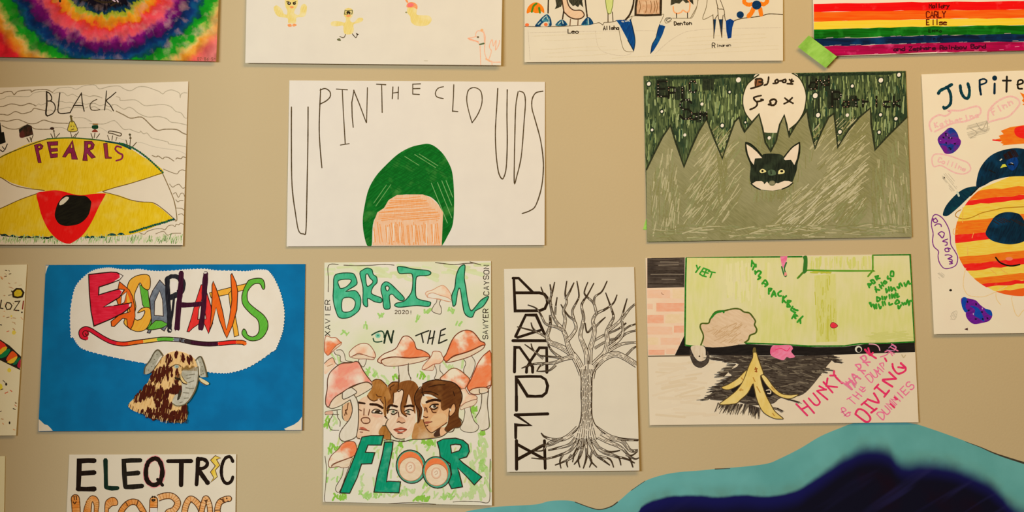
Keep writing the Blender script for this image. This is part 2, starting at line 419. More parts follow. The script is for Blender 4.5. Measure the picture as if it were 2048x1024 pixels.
p.paper(ring_material(p, 208, -60))
p.part('lettering', 'black lettering')
p.line('122,-30 122,4', 5, INK, smooth=False)
p.lines('142,-6 158,-2 176,2|186,-2 200,4 214,6 226,4|236,2 232,8 224,12|222,-2 230,4 238,8', 3.2, INK)
p.lines('216,-6 226,0 232,4|234,-2 238,5', 2.2, M('#c8a9b0'))
p.part('lettering', 'tiny handwritten signature', new=True); p.text('07-86-SM', 397, 116, 5.5, 4.7, M('#7a4a34'), .8, ang=1, wid=.5)
p.build()

# ---- ducklings
colour_gain(1.0)
p = Poster('poster', 'white poster of three yellow ducklings and a pale goose, in the top row', 'poster',
           [(497, -204), (1008, -202), (1002, 132), (492, 127)], gap=.0012, lift=.0065, sx=.003)
p.paper(paper_mat((223, 211, 186)))
YD = M('#e4cd7c', '#dfc46c', 70, (60, 500), c3='#e6d49a', blot=60); OR = M('#ea8a48', '#f0a064', 0, (200, 500))
p.F(520, 0, .10742)
p.part('duckling_drawing', 'yellow duckling with raised wings')
p.fill('485,-60 590,-90 690,-50 715,40 700,130 660,190 650,260 740,280 770,130 830,80 880,130 870,240 830,320 690,340 675,440 540,440 520,350 360,320 290,250 265,150 310,110 360,130 420,190 450,260 510,280 515,200 480,130 470,40', YD)
p.ell(550, 72, 34, 32, INK); p.ell(552, 66, 12, 12, W_); p.ell(648, 72, 30, 30, INK); p.ell(655, 66, 9, 12, M('#8d8a5a'))
p.line('500,45 540,40', 1.2, INK); p.line('620,60 680,38', 1.2, INK)
p.fill('555,140 595,120 640,140 600,165', OR); p.fill('522,470 560,455 598,470 596,505 540,505', OR); p.fill('612,470 650,452 695,475 660,500 618,500', OR)
p.part('duckling_drawing', 'yellow duckling with glasses and tiny shoes')
p.fill('1575,230 1590,180 1660,155 1730,190 1745,260 1720,330 1690,350 1695,410 1760,425 1830,350 1910,345 1925,385 1870,430 1750,465 1755,560 1720,640 1590,645 1560,560 1555,490 1440,500 1340,490 1330,430 1400,400 1500,410 1590,430 1605,350 1570,300', YD)
p.line('1590,200 1580,275 1640,275 1650,215', 1.2, M('#5b5836'), closed=True, smooth=False); p.line('1660,205 1665,275 1720,270 1725,200', 1.2, M('#5b5836'), closed=True, smooth=False)
p.ell(1638, 243, 22, 24, INK); p.ell(1674, 246, 18, 24, INK); p.fill('1605,305 1650,285 1700,300 1655,330', OR)
p.lines('1600,650 1580,700 1545,712 1495,690|1725,640 1790,712 1815,670', 1.3, PEN)
p.fill('1440,745 1490,722 1515,770 1470,772', M('#6d6a45')); p.fill('1790,622 1850,648 1815,675', INK, smooth=False)
p.part('duckling_drawing', 'yellow duckling in a red cap')
p.F(790, 0, .13673)
p.fill('185,130 240,100 320,130 320,220 400,232 500,240 540,300 490,370 400,392 300,380 240,330 225,250 185,200', YD)
p.fill('175,115 185,60 230,38 290,50 330,90 325,145 280,120', M('#ee8a50', '#f2a068', 30, (100, 400)))
p.fill('188,108 195,65 235,52 280,70 260,100 220,112', M('#ea6460', '#f07a70', 0, (100, 500)))
p.line('150,-20 185,40', 3, OR); p.ell(168, 190, 16, 12, M('#97905c'))
p.part('goose_drawing', 'pale pencil goose with a green collar')
PK = M('#ecab84', '#e8ba98', 0, (300, 300))
p.lines('1190,540 1130,560 1070,570 1120,600 1190,615 1235,650|1190,550 1180,510 1215,460 1290,480 1320,540 1315,640 1310,760 1330,840 1370,900 1430,918 1540,918|1245,680 1250,800 1255,955|1300,470 1310,640|1370,890 1410,760 1380,690 1420,590 1440,680 1480,600 1470,740 1520,660 1530,600|1415,900 1420,955|1330,880 1400,905', 1.6, PK)
p.line('1070,570 1130,590 1220,618', 1.5, M('#eda27c')); p.line('1330,870 1390,900', 2.4, M('#ecae7e'))
p.ell(1272, 450, 22, 20, M('#e7ac70')); p.ell(1215, 552, 16, 15, M('#6d5c40')); p.line('1240,660 1302,645', 2.6, M('#5d6a44'))
p.line('430,897 480,899', 1, M('#bdb090'))
p.build()

# ---- ice cave figures
p = Poster('poster', 'white poster of cropped figures standing above blue icy crevasses, in the top row', 'poster',
           [(1049, -206), (1565, -208), (1565, 122), (1049, 125)], gap=.0012, lift=.003, sx=.0)
p.paper(paper_mat((221, 207, 176)))
ICE = M('#0e4a86', '#06356c', 75, (80, 700), c3='#1a6a92', blot=70, b=(.5, .75)); ICE2 = M('#0d3552', '#092441', 80, (80, 600))
SKIN = M('#e2bf98', '#dcb48a', 40, (60, 500)); ORM = M('#f5851e', '#ee7414', 80, (60, 500))
p.part('pencil_shading', 'faint grey pencil shading of the snow', kind='stuff')
for t in '1060,66 1300,62 1310,70|1190,62 1200,100 1240,112 1262,108|1310,108 1350,75 1400,60 1560,56'.split('|'): p.line(t, 1, PENCIL)
p.hatch('1062,70 1220,64 1250,110 1300,112 1340,76 1558,58 1558,116 1060,118', -3, 7, 1.1, M('#d3c3a0', '#d9caa8', 0, (300, 300)), keep=.7, wobble=1, smooth=False, trim=40)
p.line('1056,62 1060,120', 1, PENCIL)
p.part('ground_line', 'dark pen line of the ground')
p.F(1040, 0, .11716)
p.lines('80,455 250,460 600,458 830,450 1000,440 1240,415 1340,395 1380,410 1412,432 1430,395 1500,388 1590,378 1640,360', 1.1, PEN)
p.F(1220, 0, .11719)
p.lines('150,385 360,290 350,350|360,285 420,278|860,260 915,258 850,400|1060,318 1330,318 1400,300 1470,150 1500,0|150,520 210,800 270,880 400,890', 1, M('#7d6d4d'))
p.F(1380, 0, .11716)
p.lines('720,380 790,345 900,318 1060,300 1200,280 1330,245 1450,246 1600,258', 1.5, PEN)
p.lines('130,0 110,120 0,320|290,0 270,140 215,335 390,260', 1.1, M('#7d6d4d'))
p.part('ice_crevasse', 'blue marker crevasses')
p.F(1220, 0, .11719)
p.fill('100,350 170,345 260,350 345,345 375,440 400,540 425,690 400,870 370,820 300,690 220,540 160,430', ICE, smooth=False)
p.lines('345,330 380,460 425,690 400,875|400,870 300,690', 1.4, M('#12263c')); p.lines('200,372 230,378|262,370 300,362|305,352 330,370', 2, M('#b9b8a8'))
p.part('ice_crevasse', 'blue marker crevasse', new=True)
p.fill('845,420 940,455 890,600 820,740 740,870 690,920 710,790 780,650 810,520', ICE, smooth=False); p.lines('845,420 810,520 780,650 715,770 690,920', 1.2, M('#12263c')); p.line('860,420 900,425', 2.4, M('#c9c4b0'))
p.part('ice_crevasse', 'narrow dark blue marker crevasses at the right', new=True)
p.F(1380, 0, .11716)
p.fill('395,335 440,335 425,500 400,665 395,500', ICE2, smooth=False); p.fill('490,335 560,335 550,500 538,650 515,520', ICE2, smooth=False)
p.part('ice_crevasse', 'blue marker crevasse', new=True)
p.fill('605,360 680,325 750,365 715,480 700,650 640,665 615,540', M('#0b3f86', '#093067', 85, (80, 600)), smooth=False)
p.lines('385,255 400,500 400,660|465,130 480,300 500,400 535,640|470,145 490,160 570,170 585,260|560,265 545,400 538,650|470,260 420,330|580,250 600,360|440,0 470,140|510,0 575,170', 1.2, PEN)
p.F(1040, 0, .11716)
IG = M('#12456a', '#0b2c4c', 60, (100, 500), c3='#4a98a0', blot=120)
for t in ('255,450 330,350 400,280 465,248 520,310 540,400 530,450 470,450 450,380 400,420 350,455', '610,445 640,380 710,340 770,370 800,440', '1050,435 1100,340 1160,295 1220,340 1240,420'):
    p.part('tent_drawing', 'small blue igloo tent', new=True); p.fill(t, IG)
p.fill('350,455 400,390 470,380 480,450', M('#d8c8a8'))
p.lines('380,350 395,325|405,315 420,300|435,290 450,275|460,290 470,330|490,330 500,400|480,380 490,440|720,360 735,410|1160,320 1170,420|650,420 690,380|310,420 350,380', 1.6, M('#a9bfae')); p.ell(440, 425, 32, 30, M('#e2703a')); p.ell(120, 430, 34, 28, M('#ee7038'))
p.part('tent_drawing', 'orange domed tent with green stripes', new=True)
p.fill('118,235 125,150 180,80 260,45 340,70 400,140 412,230 360,200 330,225 260,230 200,205', ORM)
p.line('285,65 230,110 200,210', 3.2, M('#4a7d1e')); p.line('325,140 340,225', 4, M('#4a7d1e'))
p.part('figure_drawing', 'person with black spiky hair and a long pink arm')
HAIR = M('#26241a', '#4a4733', 80, (150, 600))
p.fill('640,-420 580,-200 600,-20 620,100 590,165 700,120 740,20 720,-30 760,-420', HAIR, smooth=False); p.fill('760,-420 820,-30 840,40 900,110 940,95 990,130 1020,80 1080,135 1060,30 1100,-200 1020,-420', HAIR, smooth=False)
p.fill('690,-300 790,-300 800,-30 815,60 850,130 920,180 1040,185 1095,260 1040,320 940,330 850,300 780,240 740,160', SKIN, edge=M('#4c3320'), ew=2)
p.lines('500,-380 485,-30 478,230|745,190 725,330|1090,-380 1110,-30 1125,120 1145,290', 2.4, INK); p.lines('860,330 850,445|990,345 985,440', 1.6, M('#6b4a2e'))
p.part('figure_drawing', 'pale green stick-legged figure')
p.fill('1440,-380 1600,-380 1590,-30 1580,100 1550,230 1500,250 1470,130 1455,-30', M('#c3c86e', '#cbd080', 80, (60, 500)), smooth=False, edge=M('#6c7a2c'), ew=1.2)
p.lines('1500,230 1500,385|1575,210 1585,380', 1.5, PEN)
p.part('figure_drawing', 'brown hatched box outlined in black')
p.F(1220, 0, .11719)
p.fill('470,-420 850,-420 860,-40 855,255 435,255 440,-40', M('#cfa277', '#c4946a', 90, (60, 900), c3='#d9b68c', blot=150), smooth=False)
for x in (500, 610, 690, 750, 790): p.line([(x, 20), (x + 15, 120), (x - 5, 220)], 1.2, M('#8a6238'))
p.line('475,-420 460,-40 435,120 432,262 600,268 860,258 862,120 866,-40 855,-420 475,-420', 4.6, INK, smooth=False); p.line('420,-420 405,-30 385,120 330,260 265,340', 3, INK)
p.part('figure_drawing', 'orange chin and black fringe')
p.fill('1100,-300 1040,-40 1030,100 1120,60 1180,70 1240,10 1290,60 1370,40 1420,90 1410,-40 1340,-300', HAIR, smooth=False)
p.lines('1075,120 1085,200 1140,235 1210,215 1240,180 1300,215 1345,190 1360,60 1320,-10', 2.2, M('#eaa368')); p.lines('1130,235 1132,312|1318,225 1318,312', 1.6, INK)
p.line('930,350 960,315 1020,310 1045,335 1000,370 960,360 970,335 1020,320', 1.2, M('#4c4534')); p.line('930,350 950,400 1040,370', 1, M('#7d6d4d'))
p.part('figure_drawing', 'orange creature with a round blue belly and a blue ball')
p.F(1380, 0, .11716)
for t, w in (('920,-20 925,50 990,85 1060,75', 8), ('1310,-20 1305,40 1250,80 1200,60', 8), ('1080,150 1040,230 990,285', 9), ('1190,150 1210,260', 9)): p.line(t, w, ORM)
NV = M('#0b2a4e', '#0f3a5e', 30, (90, 500)); p.ell(1132, 92, 80, 78, NV); p.ell(852, 258, 62, 60, NV)
p.part('lettering', 'small black handwritten names')
p.F()
p.text('Leo', 1135.5, 59, 8, 7.5, INK, 1.6, wid=.7); p.part('lettering', 'small handwritten name', new=True); p.text('Alisha', 1206, 53, 7.5, 5.4, INK, 1.6, ang=-2, wid=.55); p.part('lettering', 'small handwritten name', new=True); p.text('Denton', 1348, 44, 7, 6, INK, 1.6, ang=-2, wid=.6)
p.part('lettering', 'small handwritten name', new=True); p.text('R', 1424, 87, 9, 7, INK, 1.3); p.text('inaren', 1432, 89, 6, 5, INK, 1, ang=-4, wid=.6)
p.build()

# ---- rainbow stripes
colour_gain(1.06)
p = Poster('poster', 'poster of six bold horizontal rainbow stripes, at the right end of the top row', 'poster',
           [(1621, -214), (2150, -232), (2150, 99), (1627, 114)], gap=.0012, lift=.004, sx=.0)
p.paper(paper_mat((226, 212, 186)))
X0, X1 = 1626.5, 2148
ys = [(8.5, 3, -1), (25, 20, 17.5), (44.5, 37, 34), (60.5, 51, 48), (79, 69, 67), (94.5, 84, 81), (113.5, 103, 99)]
cols = [M('#f01410', '#e00a0e', 0, (14, 260), c3='#f0403a', blot=60, b=(.6, .8)), M('#f8500c', '#f26a18', 0, (14, 260)), M('#e8c840', '#ecc22c', 0, (14, 260)), M('#117016', '#065008', 0, (14, 260), c3='#2a9028', blot=50, b=(.55, .8)),
        M('#0a2548', '#07182e', 0, (14, 260), c3='#0d3a66', blot=50, b=(.5, .8)), M('#b4084c', '#8e0638', 0, (14, 260), c3='#d4407a', blot=60, b=(.6, .8))]
for nm, i in zip(('red', 'orange', 'yellow', 'green', 'blue', 'magenta'), range(6)):
    p.part('painted_stripe', nm + ' marker stripe')
    def edge(r):
        a = [(X0 + (X1 - X0) * k / 24, 0) for k in range(25)]; q = []
        for x, _ in a:
            t = (x - X0) / 422
            y = r[0] + (r[1] - r[0]) * min(t, 1) * (1 if t < 1 else 1) + (0 if t < 1 else (r[2] - r[1]) * (t - 1) / .25)
            if 1860 < x: y = r[1] + (r[1] - r[0]) * .03 + (r[2] - r[1]) * (x - 2048) / 100 if x > 2048 else r[0] + (r[1] - r[0]) * (.72 + .28 * (x - 1860) / 188)
            else: y = r[0] + (r[1] - r[0]) * .72 * (x - X0) / (1860 - X0)
            q.append((x, y + random.uniform(-.8, .8)))
        return q
    p.fill(edge(ys[i]) + edge(ys[i + 1])[::-1], cols[i], smooth=False)
p.part('stripe_border', 'pale gaps and specks between the stripes', kind='stuff')
LT = M('#c8b0a8'); 
for k in range(46):
    i = random.choice((3, 4, 4, 5)); x = random.uniform(1640, 2040); t = (x - X0) / (2048 - X0)
    y = ys[i + 1][0] * (1 - t) + ys[i + 1][1] * t - random.choice((.5, 1, 3 if i == 5 else .8, 8 if i == 5 else 1)) - 1
    p.line([(x, y), (x + random.uniform(4, 11), y - .5)], .9, M('#9a8a8a') if i != 5 else M('#d87a9a'))
p.part('lettering', 'dark handwritten names')
DK = M('#4a0c08'); BR = M('#5c2208')
p.text('Mallory', 1857, 9, 8, 5.8, DK, 1.9, ang=-1, wid=.62); p.part('lettering', 'dark handwritten name on orange', new=True); p.text('CARLY', 1851, 24, 12, 8, M('#6c1408'), 2.0, wid=.52); p.part('lettering', 'dark handwritten name on yellow', new=True); p.text('E', 1851, 40.5, 10.5, 8, BR, 1.9, wid=.5); p.text('lise', 1861, 40, 10.5, 8, BR, 1.9, wid=.6)
p.part('lettering', 'faint handwritten name on green', new=True); p.text('Emma', 1856, 59, 6.5, 7, M('#083008'), 1.6, ang=-1); p.part('lettering', 'faint handwritten name on blue', new=True); p.text('leah', 1858, 74, 7, 7, M('#061224'), 1.1)
p.part('lettering', 'dark handwriting on magenta', new=True); p.text('and Zephers Rainbow Band', 1786, 95, 7.5, 7.7, M('#3c0420'), 2.0, ang=-1.7, wid=.8, jit=.09)
p.build()

# ---- green tape
colour_gain(1.05)
def tape(label, corners, part_label=None, gap=.0040, lift=0):
    t = Poster('tape_strip', label, 'tape', corners, gap=gap, lift=lift, thick=.00016, group='green tape strips')
    t.paper(M('#8fbf4c', '#9ac858', 35, (40, 300), c3='#79a83a', blot=40, rough=.5, name='green_tape'))
    t.parts['paper']['name'] = 'tape_film'
    t.build()
tape('bright green tape strip across the lower left corner of the rainbow stripe poster', [(1616, 72), (1672, 114), (1650, 137), (1594, 95)], gap=.0068)

# ================================================================== second row of posters
# ---- shell with black pearl
colour_gain(1.1)
p = Poster('poster', 'poster of a yellow open shell with a red tongue and black pearl', 'poster',
           [(-138, 180), (377, 163), (367, 492), (-142, 490)], gap=.001, lift=.003, sx=.001)
p.paper(paper_mat((222, 204, 172)))
WV = M('#7a6444', '#94805e', 0, (300, 300)); WV2 = M('#a8987a', '#b8a98a', 0, (300, 300))
K5 = .15625; K6 = .16598
p.part('wavy_line_drawing', 'thin wavy pen lines of the sky', kind='stuff')
p.F(0, 160, K5)
p.lines('-500,190 -300,160 0,175 60,155 150,150 185,188 240,145 390,130 405,155 460,128 600,125 680,165|-400,360 0,343 60,335 130,310 200,312 260,328 320,320 370,302 420,312 465,335|-400,450 0,440 110,450 200,405 290,432 400,405 440,365 500,375 590,395|-400,560 0,525 100,530 220,505 300,530 380,560 470,555 560,515 640,535 730,552 880,556|30,585 100,618 180,632 250,622 330,585 400,600 470,630 650,632', 1.5, WV)
p.lines('0,250 60,235 120,208 360,213 430,170 520,150 600,150|465,335 500,308 530,322 590,300|590,395 650,385 690,400 740,375 800,370 870,350 930,360 1000,350 1080,362 1130,345|730,285 790,275 850,292 900,285 960,300 1020,290 1100,312 1160,300|690,180 740,160 820,165 870,205 930,182 1000,215 1060,190 1150,212 1200,200 1280,215|670,165 720,120 780,100 900,95 980,120 1060,80 1150,65|700,612 800,612 870,640|950,485 1060,485 1120,505 1180,535|1000,615 1180,612', 1.1, WV2)
p.F(180, 160, K5)
p.lines('-10,65 70,68 125,115 250,85 370,78 430,110 490,135 540,133 620,90 720,90 840,130 890,150 935,180 970,150 1040,128 1110,148 1150,175 1158,228 1165,190 1200,165 1245,168|340,212 385,230 400,262 560,255 620,275 700,328 800,325 940,315 1040,345 1100,402 1170,425 1220,488 1265,480|0,212 70,205 160,232|0,560 130,565 200,560 300,522 350,545 435,632 510,632 570,655 640,675 650,655 690,690 735,682 790,740 880,765 1000,795 1020,820 1190,848 1255,865', 1.2, WV2)
p.lines('280,320 340,320 435,375 500,350 560,375 620,425 740,475 880,470 980,495 1040,540 1130,552 1255,580', 1.3, WV2)
p.lines('340,400 440,450 525,490 640,475 700,500 850,638 960,632 1110,636 1190,680 1255,705', 1.8, WV)
p.lines('0,310 60,300 130,330 190,318 250,345 300,320|20,350 70,345 130,380 180,378 230,375 280,405', 1.2, WV2)
p.lines('590,800 680,808 800,850 960,880 1090,895 1180,925 1255,970|110,615 160,620 230,672|330,735 450,770|-30,520 20,540', 1, M('#c4b598'))
p.lines('800,968 850,985 880,975 935,1010 960,990 1010,995 1080,1040|1105,1015 1120,1000 1170,1008 1195,985 1240,1000', 1.5, WV)
p.F(180, 330, K6)
p.lines('890,50 960,80 1050,108 1080,75 1115,60 1155,72|965,230 1000,268 1040,245 1080,235 1120,280 1155,270|1010,350 1040,335 1070,390 1100,345 1130,345 1145,380|1040,420 1065,445 1090,430 1130,430|1040,520 1110,525 1140,545|1070,600 1110,588 1135,610|600,815 660,835 700,800 800,770 870,768 910,780 950,735 1000,725 1030,742 1045,715 1075,720 1100,702 1140,720|800,830 890,800 940,845 1000,825 1100,822', 1.2, WV)
p.part('shell_half', 'yellow upper shell half')
YE = M('#d8ae0c', '#e0ba24', 80, (60, 500), c3='#e2c452', blot=35, b=(.5, .85))
p.F()
up = '-45,350 -20,330 0,314 30,300 60,287 100,277 150,275 190,279 230,286 262,298 285,313 310,327 328,345 300,355 262,367 212,381 180,388 150,391 110,386 60,376 25,366 5,357'
p.fill(up, YE)
p.lines('-45,350 -5,352 25,369 50,376 90,381|328,345 300,355 262,367 232,375 206,383', 1.3, M('#6a4d18'))
p.part('shell_half', 'yellow lower shell half', new=True)
p.fill('-40,432 0,418 40,400 80,386 130,384 210,386 240,391 275,404 305,405 325,418 350,440 320,449 290,462 260,470 215,474 150,474 60,473 0,470 -40,462', YE, smooth=False)
p.lines('-40,432 0,418 40,400 76,387|208,384 235,391 262,400 285,404 308,406 328,419 352,440', 1.3, M('#6a4d18')); p.line('326,347 340,378 350,405 355,438 351,442', 1.5, M('#80663c'))
p.part('shell_border', 'green and black dotted border of the shell')
DG = M('#2c6a28', '#17452c', 0, (300, 300)); TE = M('#174a44', '#0f3a34', 0, (200, 200))
p.lines('-40,338 0,316 20,306 50,294 80,283 100,277', 1.6, M('#4c4a20')); p.line('95,278 140,276 185,279 215,283', 2.2, M('#3a5a22')); p.line('212,283 240,288 262,298', 3, TE)
for i in range(26):
    t = i / 25; x = 240 + 86 * t; y = 287 + 58 * t ** 1.25 - 5 * math.sin(math.pi * t)
    p.ell(x, y, 2.6, 2.0, DG if i % 3 else TE, rot=random.uniform(0, 90), n=8)
p.part('shell_border', 'green and black dotted border of the lower shell', new=True)
for i in range(20):
    t = i / 19; x = 262 + 86 * t; y = 465 - 26 * t + random.uniform(-.6, .6)
    p.ell(x, y, 3.2, 2.4, TE if i % 2 else DG, n=8)
for x, y, r in ((10, 470, 7), (27, 472, 6), (45, 474, 6), (57, 474, 7), (74, 474, 8), (92, 476, 8), (105, 474, 5), (175, 474, 6), (186, 474, 6), (205, 474, 7), (225, 469, 9), (243, 468, 7)): p.fill([(x - r, y + 2), (x - r * .5, y - 1.5), (x, y - 2.5), (x + r * .6, y - 1.5), (x + r, y + 2)], TE)
p.line('-30,465 0,468 30,474 110,475', 1.6, INK)
p.part('grass_drawing', 'scribbled green grass along the bottom', kind='stuff')
G1, G2, G3 = M('#6f9440', '#8aa85a', 80, (60, 400)), M('#3c6a1c', '#4e7a2a', 80, (60, 400)), M('#a8b878', '#b8c48a', 80, (60, 400))
for i in range(420):
    x = random.uniform(-130, 364); y = random.uniform(478, 488); h = random.uniform(4, 11)
    if 128 < x < 152 and y < 486: continue
    p.d += 0; p.line([(x, y), (x + random.uniform(-1, 4), y - h)], random.uniform(.7, 1.3), random.choice((G1, G3, G3, G2 if (x > 300 or random.random() < .3) else G3)), smooth=False)
p.line('-140,490 366,491', 1.3, M('#4c3d1e'))
p.part('tongue_drawing', 'red tongue inside the shell')
RD = M('#ee1a14', '#e01210', 70, (60, 500), c3='#f04a3c', blot=40, b=(.55, .8))
p.F(0, 330, K6)
p.fill('450,345 560,318 670,305 780,322 900,355 1000,365 1120,350 1270,345 1270,370 1200,500 1110,690 1000,850 880,935 830,948 760,930 670,870 580,760 510,610 475,480', RD)
p.part('pearl_drawing', 'black pearl with a pale highlight')
BK = M('#15120c', '#1d1a10', 20, (60, 300))
p.fill('860,362 960,370 1040,375 1100,430 1105,480 1070,610 970,705 830,735 740,720 690,670 668,600 690,500 720,440 780,375', BK)
p.fill('722,470 740,430 800,385 835,390 830,415 780,465 735,485', M('#d2c2a0'))
p.part('title_lettering', 'thin black pen title lettering')
p.F(0, 160, K5)
p.lines('600,150 603,300 592,430 612,462', 2.6, INK); p.lines('600,152 640,175 665,225 655,265 615,270 660,275 700,310 712,370 680,430 612,462', 1.9, INK)
p.line('770,168 755,300 757,422 900,420', 1.9, INK); p.lines('900,422 960,310 1045,172|1045,165 1060,300 1082,402|945,325 1065,330', 1.8, INK)
p.F(180, 160, K5); p.line('92,250 40,275 5,320 20,380 75,390 130,380', 1.6, PEN); p.lines('215,140 205,260 190,388|335,158 270,215 215,265 260,320 305,398', 1.7, INK)
p.part('title_lettering', 'purple block title lettering')
PU = M('#7c2038', '#8a2a4c', 70, (100, 500)); PO = M('#4c1418')
p.F(0, 160, K5)
p.fill('445,835 520,815 558,845 545,880 500,905 535,1060 495,1060', PU, smooth=False, holes=['490,850 525,845 525,870 495,878'], edge=PO, ew=1)
p.fill('608,795 745,788 745,835 650,840 655,880 740,875 745,912 660,920 668,950 742,942 742,990 655,1000', PU, smooth=False, edge=PO, ew=1)
p.fill('805,985 860,890 935,770 960,900 1000,1018 925,1015 915,935 880,940 845,990', PU, smooth=False, holes=['905,870 925,810 935,875'], edge=PO, ew=1)
p.fill('1085,785 1180,785 1215,830 1200,880 1150,905 1230,990 1180,1005 1115,935 1125,1035 1065,1030 1085,900', PU, smooth=False, holes=['1130,820 1175,825 1165,865 1130,875'], edge=PO, ew=1)
p.F(180, 160, K5); p.fill('178,815 225,810 240,985 280,990 280,1005 200,1005', M('#90303c'), smooth=False, edge=PO, ew=1)
p.line('405,865 350,850 330,890 375,935 420,960 410,1010 340,1035', 3.6, PU)
p.F(0, 160, K5)
p.part('small_motif', 'black guitar on stalks', new=True); p.fill('-20,545 10,545 25,670 55,665 80,800 -20,835', BK, smooth=False); p.lines('-10,880 40,920|35,855 70,895|100,820 70,895|40,920 60,905', 1.6, INK)
p.part('small_motif', 'dark brown box on stalks', new=True); p.fill('245,635 355,565 410,590 432,700 320,735 262,738', M('#2e2214', '#4c2c1e', 80, (100, 300), c3='#17251e', blot=60), smooth=False)
p.fill('255,690 300,650 320,730 265,738', M('#5a2a22')); p.lines('350,745 380,795|430,705 405,770|390,735 410,790', 1.5, PEN)
p.part('small_motif', 'brown microphone on stalks', new=True); p.ell(672, 622, 28, 18, M('#3a2418')); p.lines('690,640 710,740|655,690 680,740|768,685 725,735', 1.4, PEN); p.ell(695, 655, 12, 10, M('#5c4a30'))
p.part('small_motif', 'yellow guitar on stalks', new=True); p.fill('905,530 945,530 985,600 995,650 930,665 872,648 885,580', M('#c9ae2c', '#d8c048', 40, (100, 300)), edge=PEN, ew=1.3); p.line('910,460 925,535', 3, M('#6a5a2a')); p.lines('900,470 935,465|920,590 915,600|950,590 950,600|920,640 950,630', 1.2, PEN); p.lines('905,665 925,735|980,690 940,735|1010,665 965,735', 1.3, PEN)
p.part('small_motif', 'green and red drum on stalks', new=True); p.fill('1185,585 1255,580 1255,625 1190,625', M('#143c22')); p.line('1195,567 1255,567', 2, M('#8c5a1a')); p.fill('1180,665 1220,630 1258,665', M('#8a3a26')); p.lines('1170,685 1190,750|1220,680 1210,740|1280,690 1240,745', 1.3, PEN)
p.F(180, 160, K5)
p.part('small_motif', 'thin tray on stalks', new=True); p.line('240,680 260,655 390,680 405,705 380,718 300,690 240,680', 1.6, PEN); p.lines('230,710 250,770|295,715 285,775|350,735 335,780', 1.3, PEN); p.part('small_motif', 'small dark bud on stalks', new=True); p.ell(515, 700, 16, 14, M('#4c4a20')); p.ell(522, 745, 16, 12, M('#5a4a20')); p.lines('515,690 522,760|465,770 485,840|522,760 515,850|600,800 550,855', 1.4, PEN)
p.build()

colour_gain(1.0)
# ---- tall lettering over a green and orange drawing
p = Poster('poster', 'white poster of tall thin pen letters around a green and orange drawing', 'poster',
           [(579, 161), (1090, 164), (1089, 490), (574, 493)], gap=.0008, lift=.003, sx=.002)
p.paper(W_)
p.part('title_lettering', 'tall thin pen title lettering')
p.F(560, 140, .36137)
p.lines('64,205 64,400 68,640 88,800 105,890 130,907 145,890 150,700 155,400 156,205|225,105 218,300 222,420 233,542|222,112 250,103 276,120 278,148 255,172 220,190', 2, PEN)
p.part('title_lettering', 'tall pen word', new=True); p.lines('312,106 374,110|345,108 352,250 362,410|335,416 384,408|410,112 398,180 400,260 406,318|408,112 440,190 478,292|484,98 480,292', 1.8, PEN, smooth=False)
p.part('title_lettering', 'small pen word', new=True); p.lines('534,79 586,82|563,82 566,236|625,94 622,160|656,94 654,162|625,128 654,124|735,78 735,134|735,79 778,77|735,104 775,103|735,134 772,136', 1.8, PEN, smooth=False)
p.part('title_lettering', 'tall pen word at the right', new=True); p.lines('962,82 960,150 955,230|955,228 985,231', 1.8, PEN, smooth=False)
p.line('905,93 875,102 860,128 870,150 905,159', 1.8, PEN); p.line('1078,98 1045,110 1034,150 1038,200 1060,282 1068,286 1098,240 1118,180 1112,120', 1.8, PEN, closed=True)
p.lines('1205,103 1200,200 1192,340 1196,460 1208,560 1225,600 1238,595 1252,540 1258,400 1256,250 1258,110|1318,120 1305,200 1300,350 1297,500 1297,626 1310,590 1335,480 1350,300 1358,180 1350,130 1325,118|1455,118 1415,128 1395,165 1395,215 1410,270 1440,380 1455,480 1457,560 1445,660 1415,750 1385,778 1340,795', 2, PEN)
p.part('hill_drawing', 'green marker dome')
GM = M('#147022', '#0c5a18', 35, (60, 420), c3='#4d8c3c', blot=45, b=(.55, .82)); GD = M('#0c4414')
p.F(700, 270, .22454)
p.fill('640,85 700,80 760,105 830,170 885,260 912,340 925,470 928,640 915,800 870,900 830,972 812,965 818,690 730,560 600,535 440,540 330,640 215,760 195,985 155,985 125,880 115,760 130,640 165,490 230,370 320,270 430,170 540,110', GM)
p.hatch('640,95 760,115 870,260 900,380 600,500 300,480 240,380 430,180', 28, 5, 1.1, M('#0f5c1c'), keep=.8, wobble=.8, trim=5)
p.hatch('480,170 700,160 800,240 760,300 560,260', 32, 7, 1.2, M('#7fa864', '#5a9048', 0, (200, 200)), keep=.4, trim=8)
p.hatch('180,520 400,420 440,500 240,640', -55, 7, 1.2, M('#6a9c54'), keep=.4, trim=8); p.hatch('720,430 900,420 915,700 850,800', 68, 7, 1.2, M('#7aa864'), keep=.45, trim=8)
p.part('block_drawing', 'orange pencil hatched block')
p.fill('200,985 212,780 245,690 305,650 345,580 420,535 540,530 650,530 720,560 790,625 830,690 818,985', M('#e6c09a', '#e8b080', 90, (80, 700)), smooth=False)
OH = M('#e49048', '#eaa060', 0, (200, 300)); OH2 = M('#e8d4b8')
p.hatch('250,700 310,660 350,590 420,550 640,545 700,590 740,650 805,695 800,760 230,760', -4, 3.2, 1.3, OH, keep=.85, wobble=1.2, trim=6, smooth=False)
p.hatch('212,775 800,775 805,980 208,980', 84, 3.4, 1.4, OH, keep=.8, wobble=.8, trim=8, smooth=False)
p.hatch('212,775 800,775 805,980 208,980', 90, 14, 1.6, OH2, keep=.7, trim=10, smooth=False)
p.build()

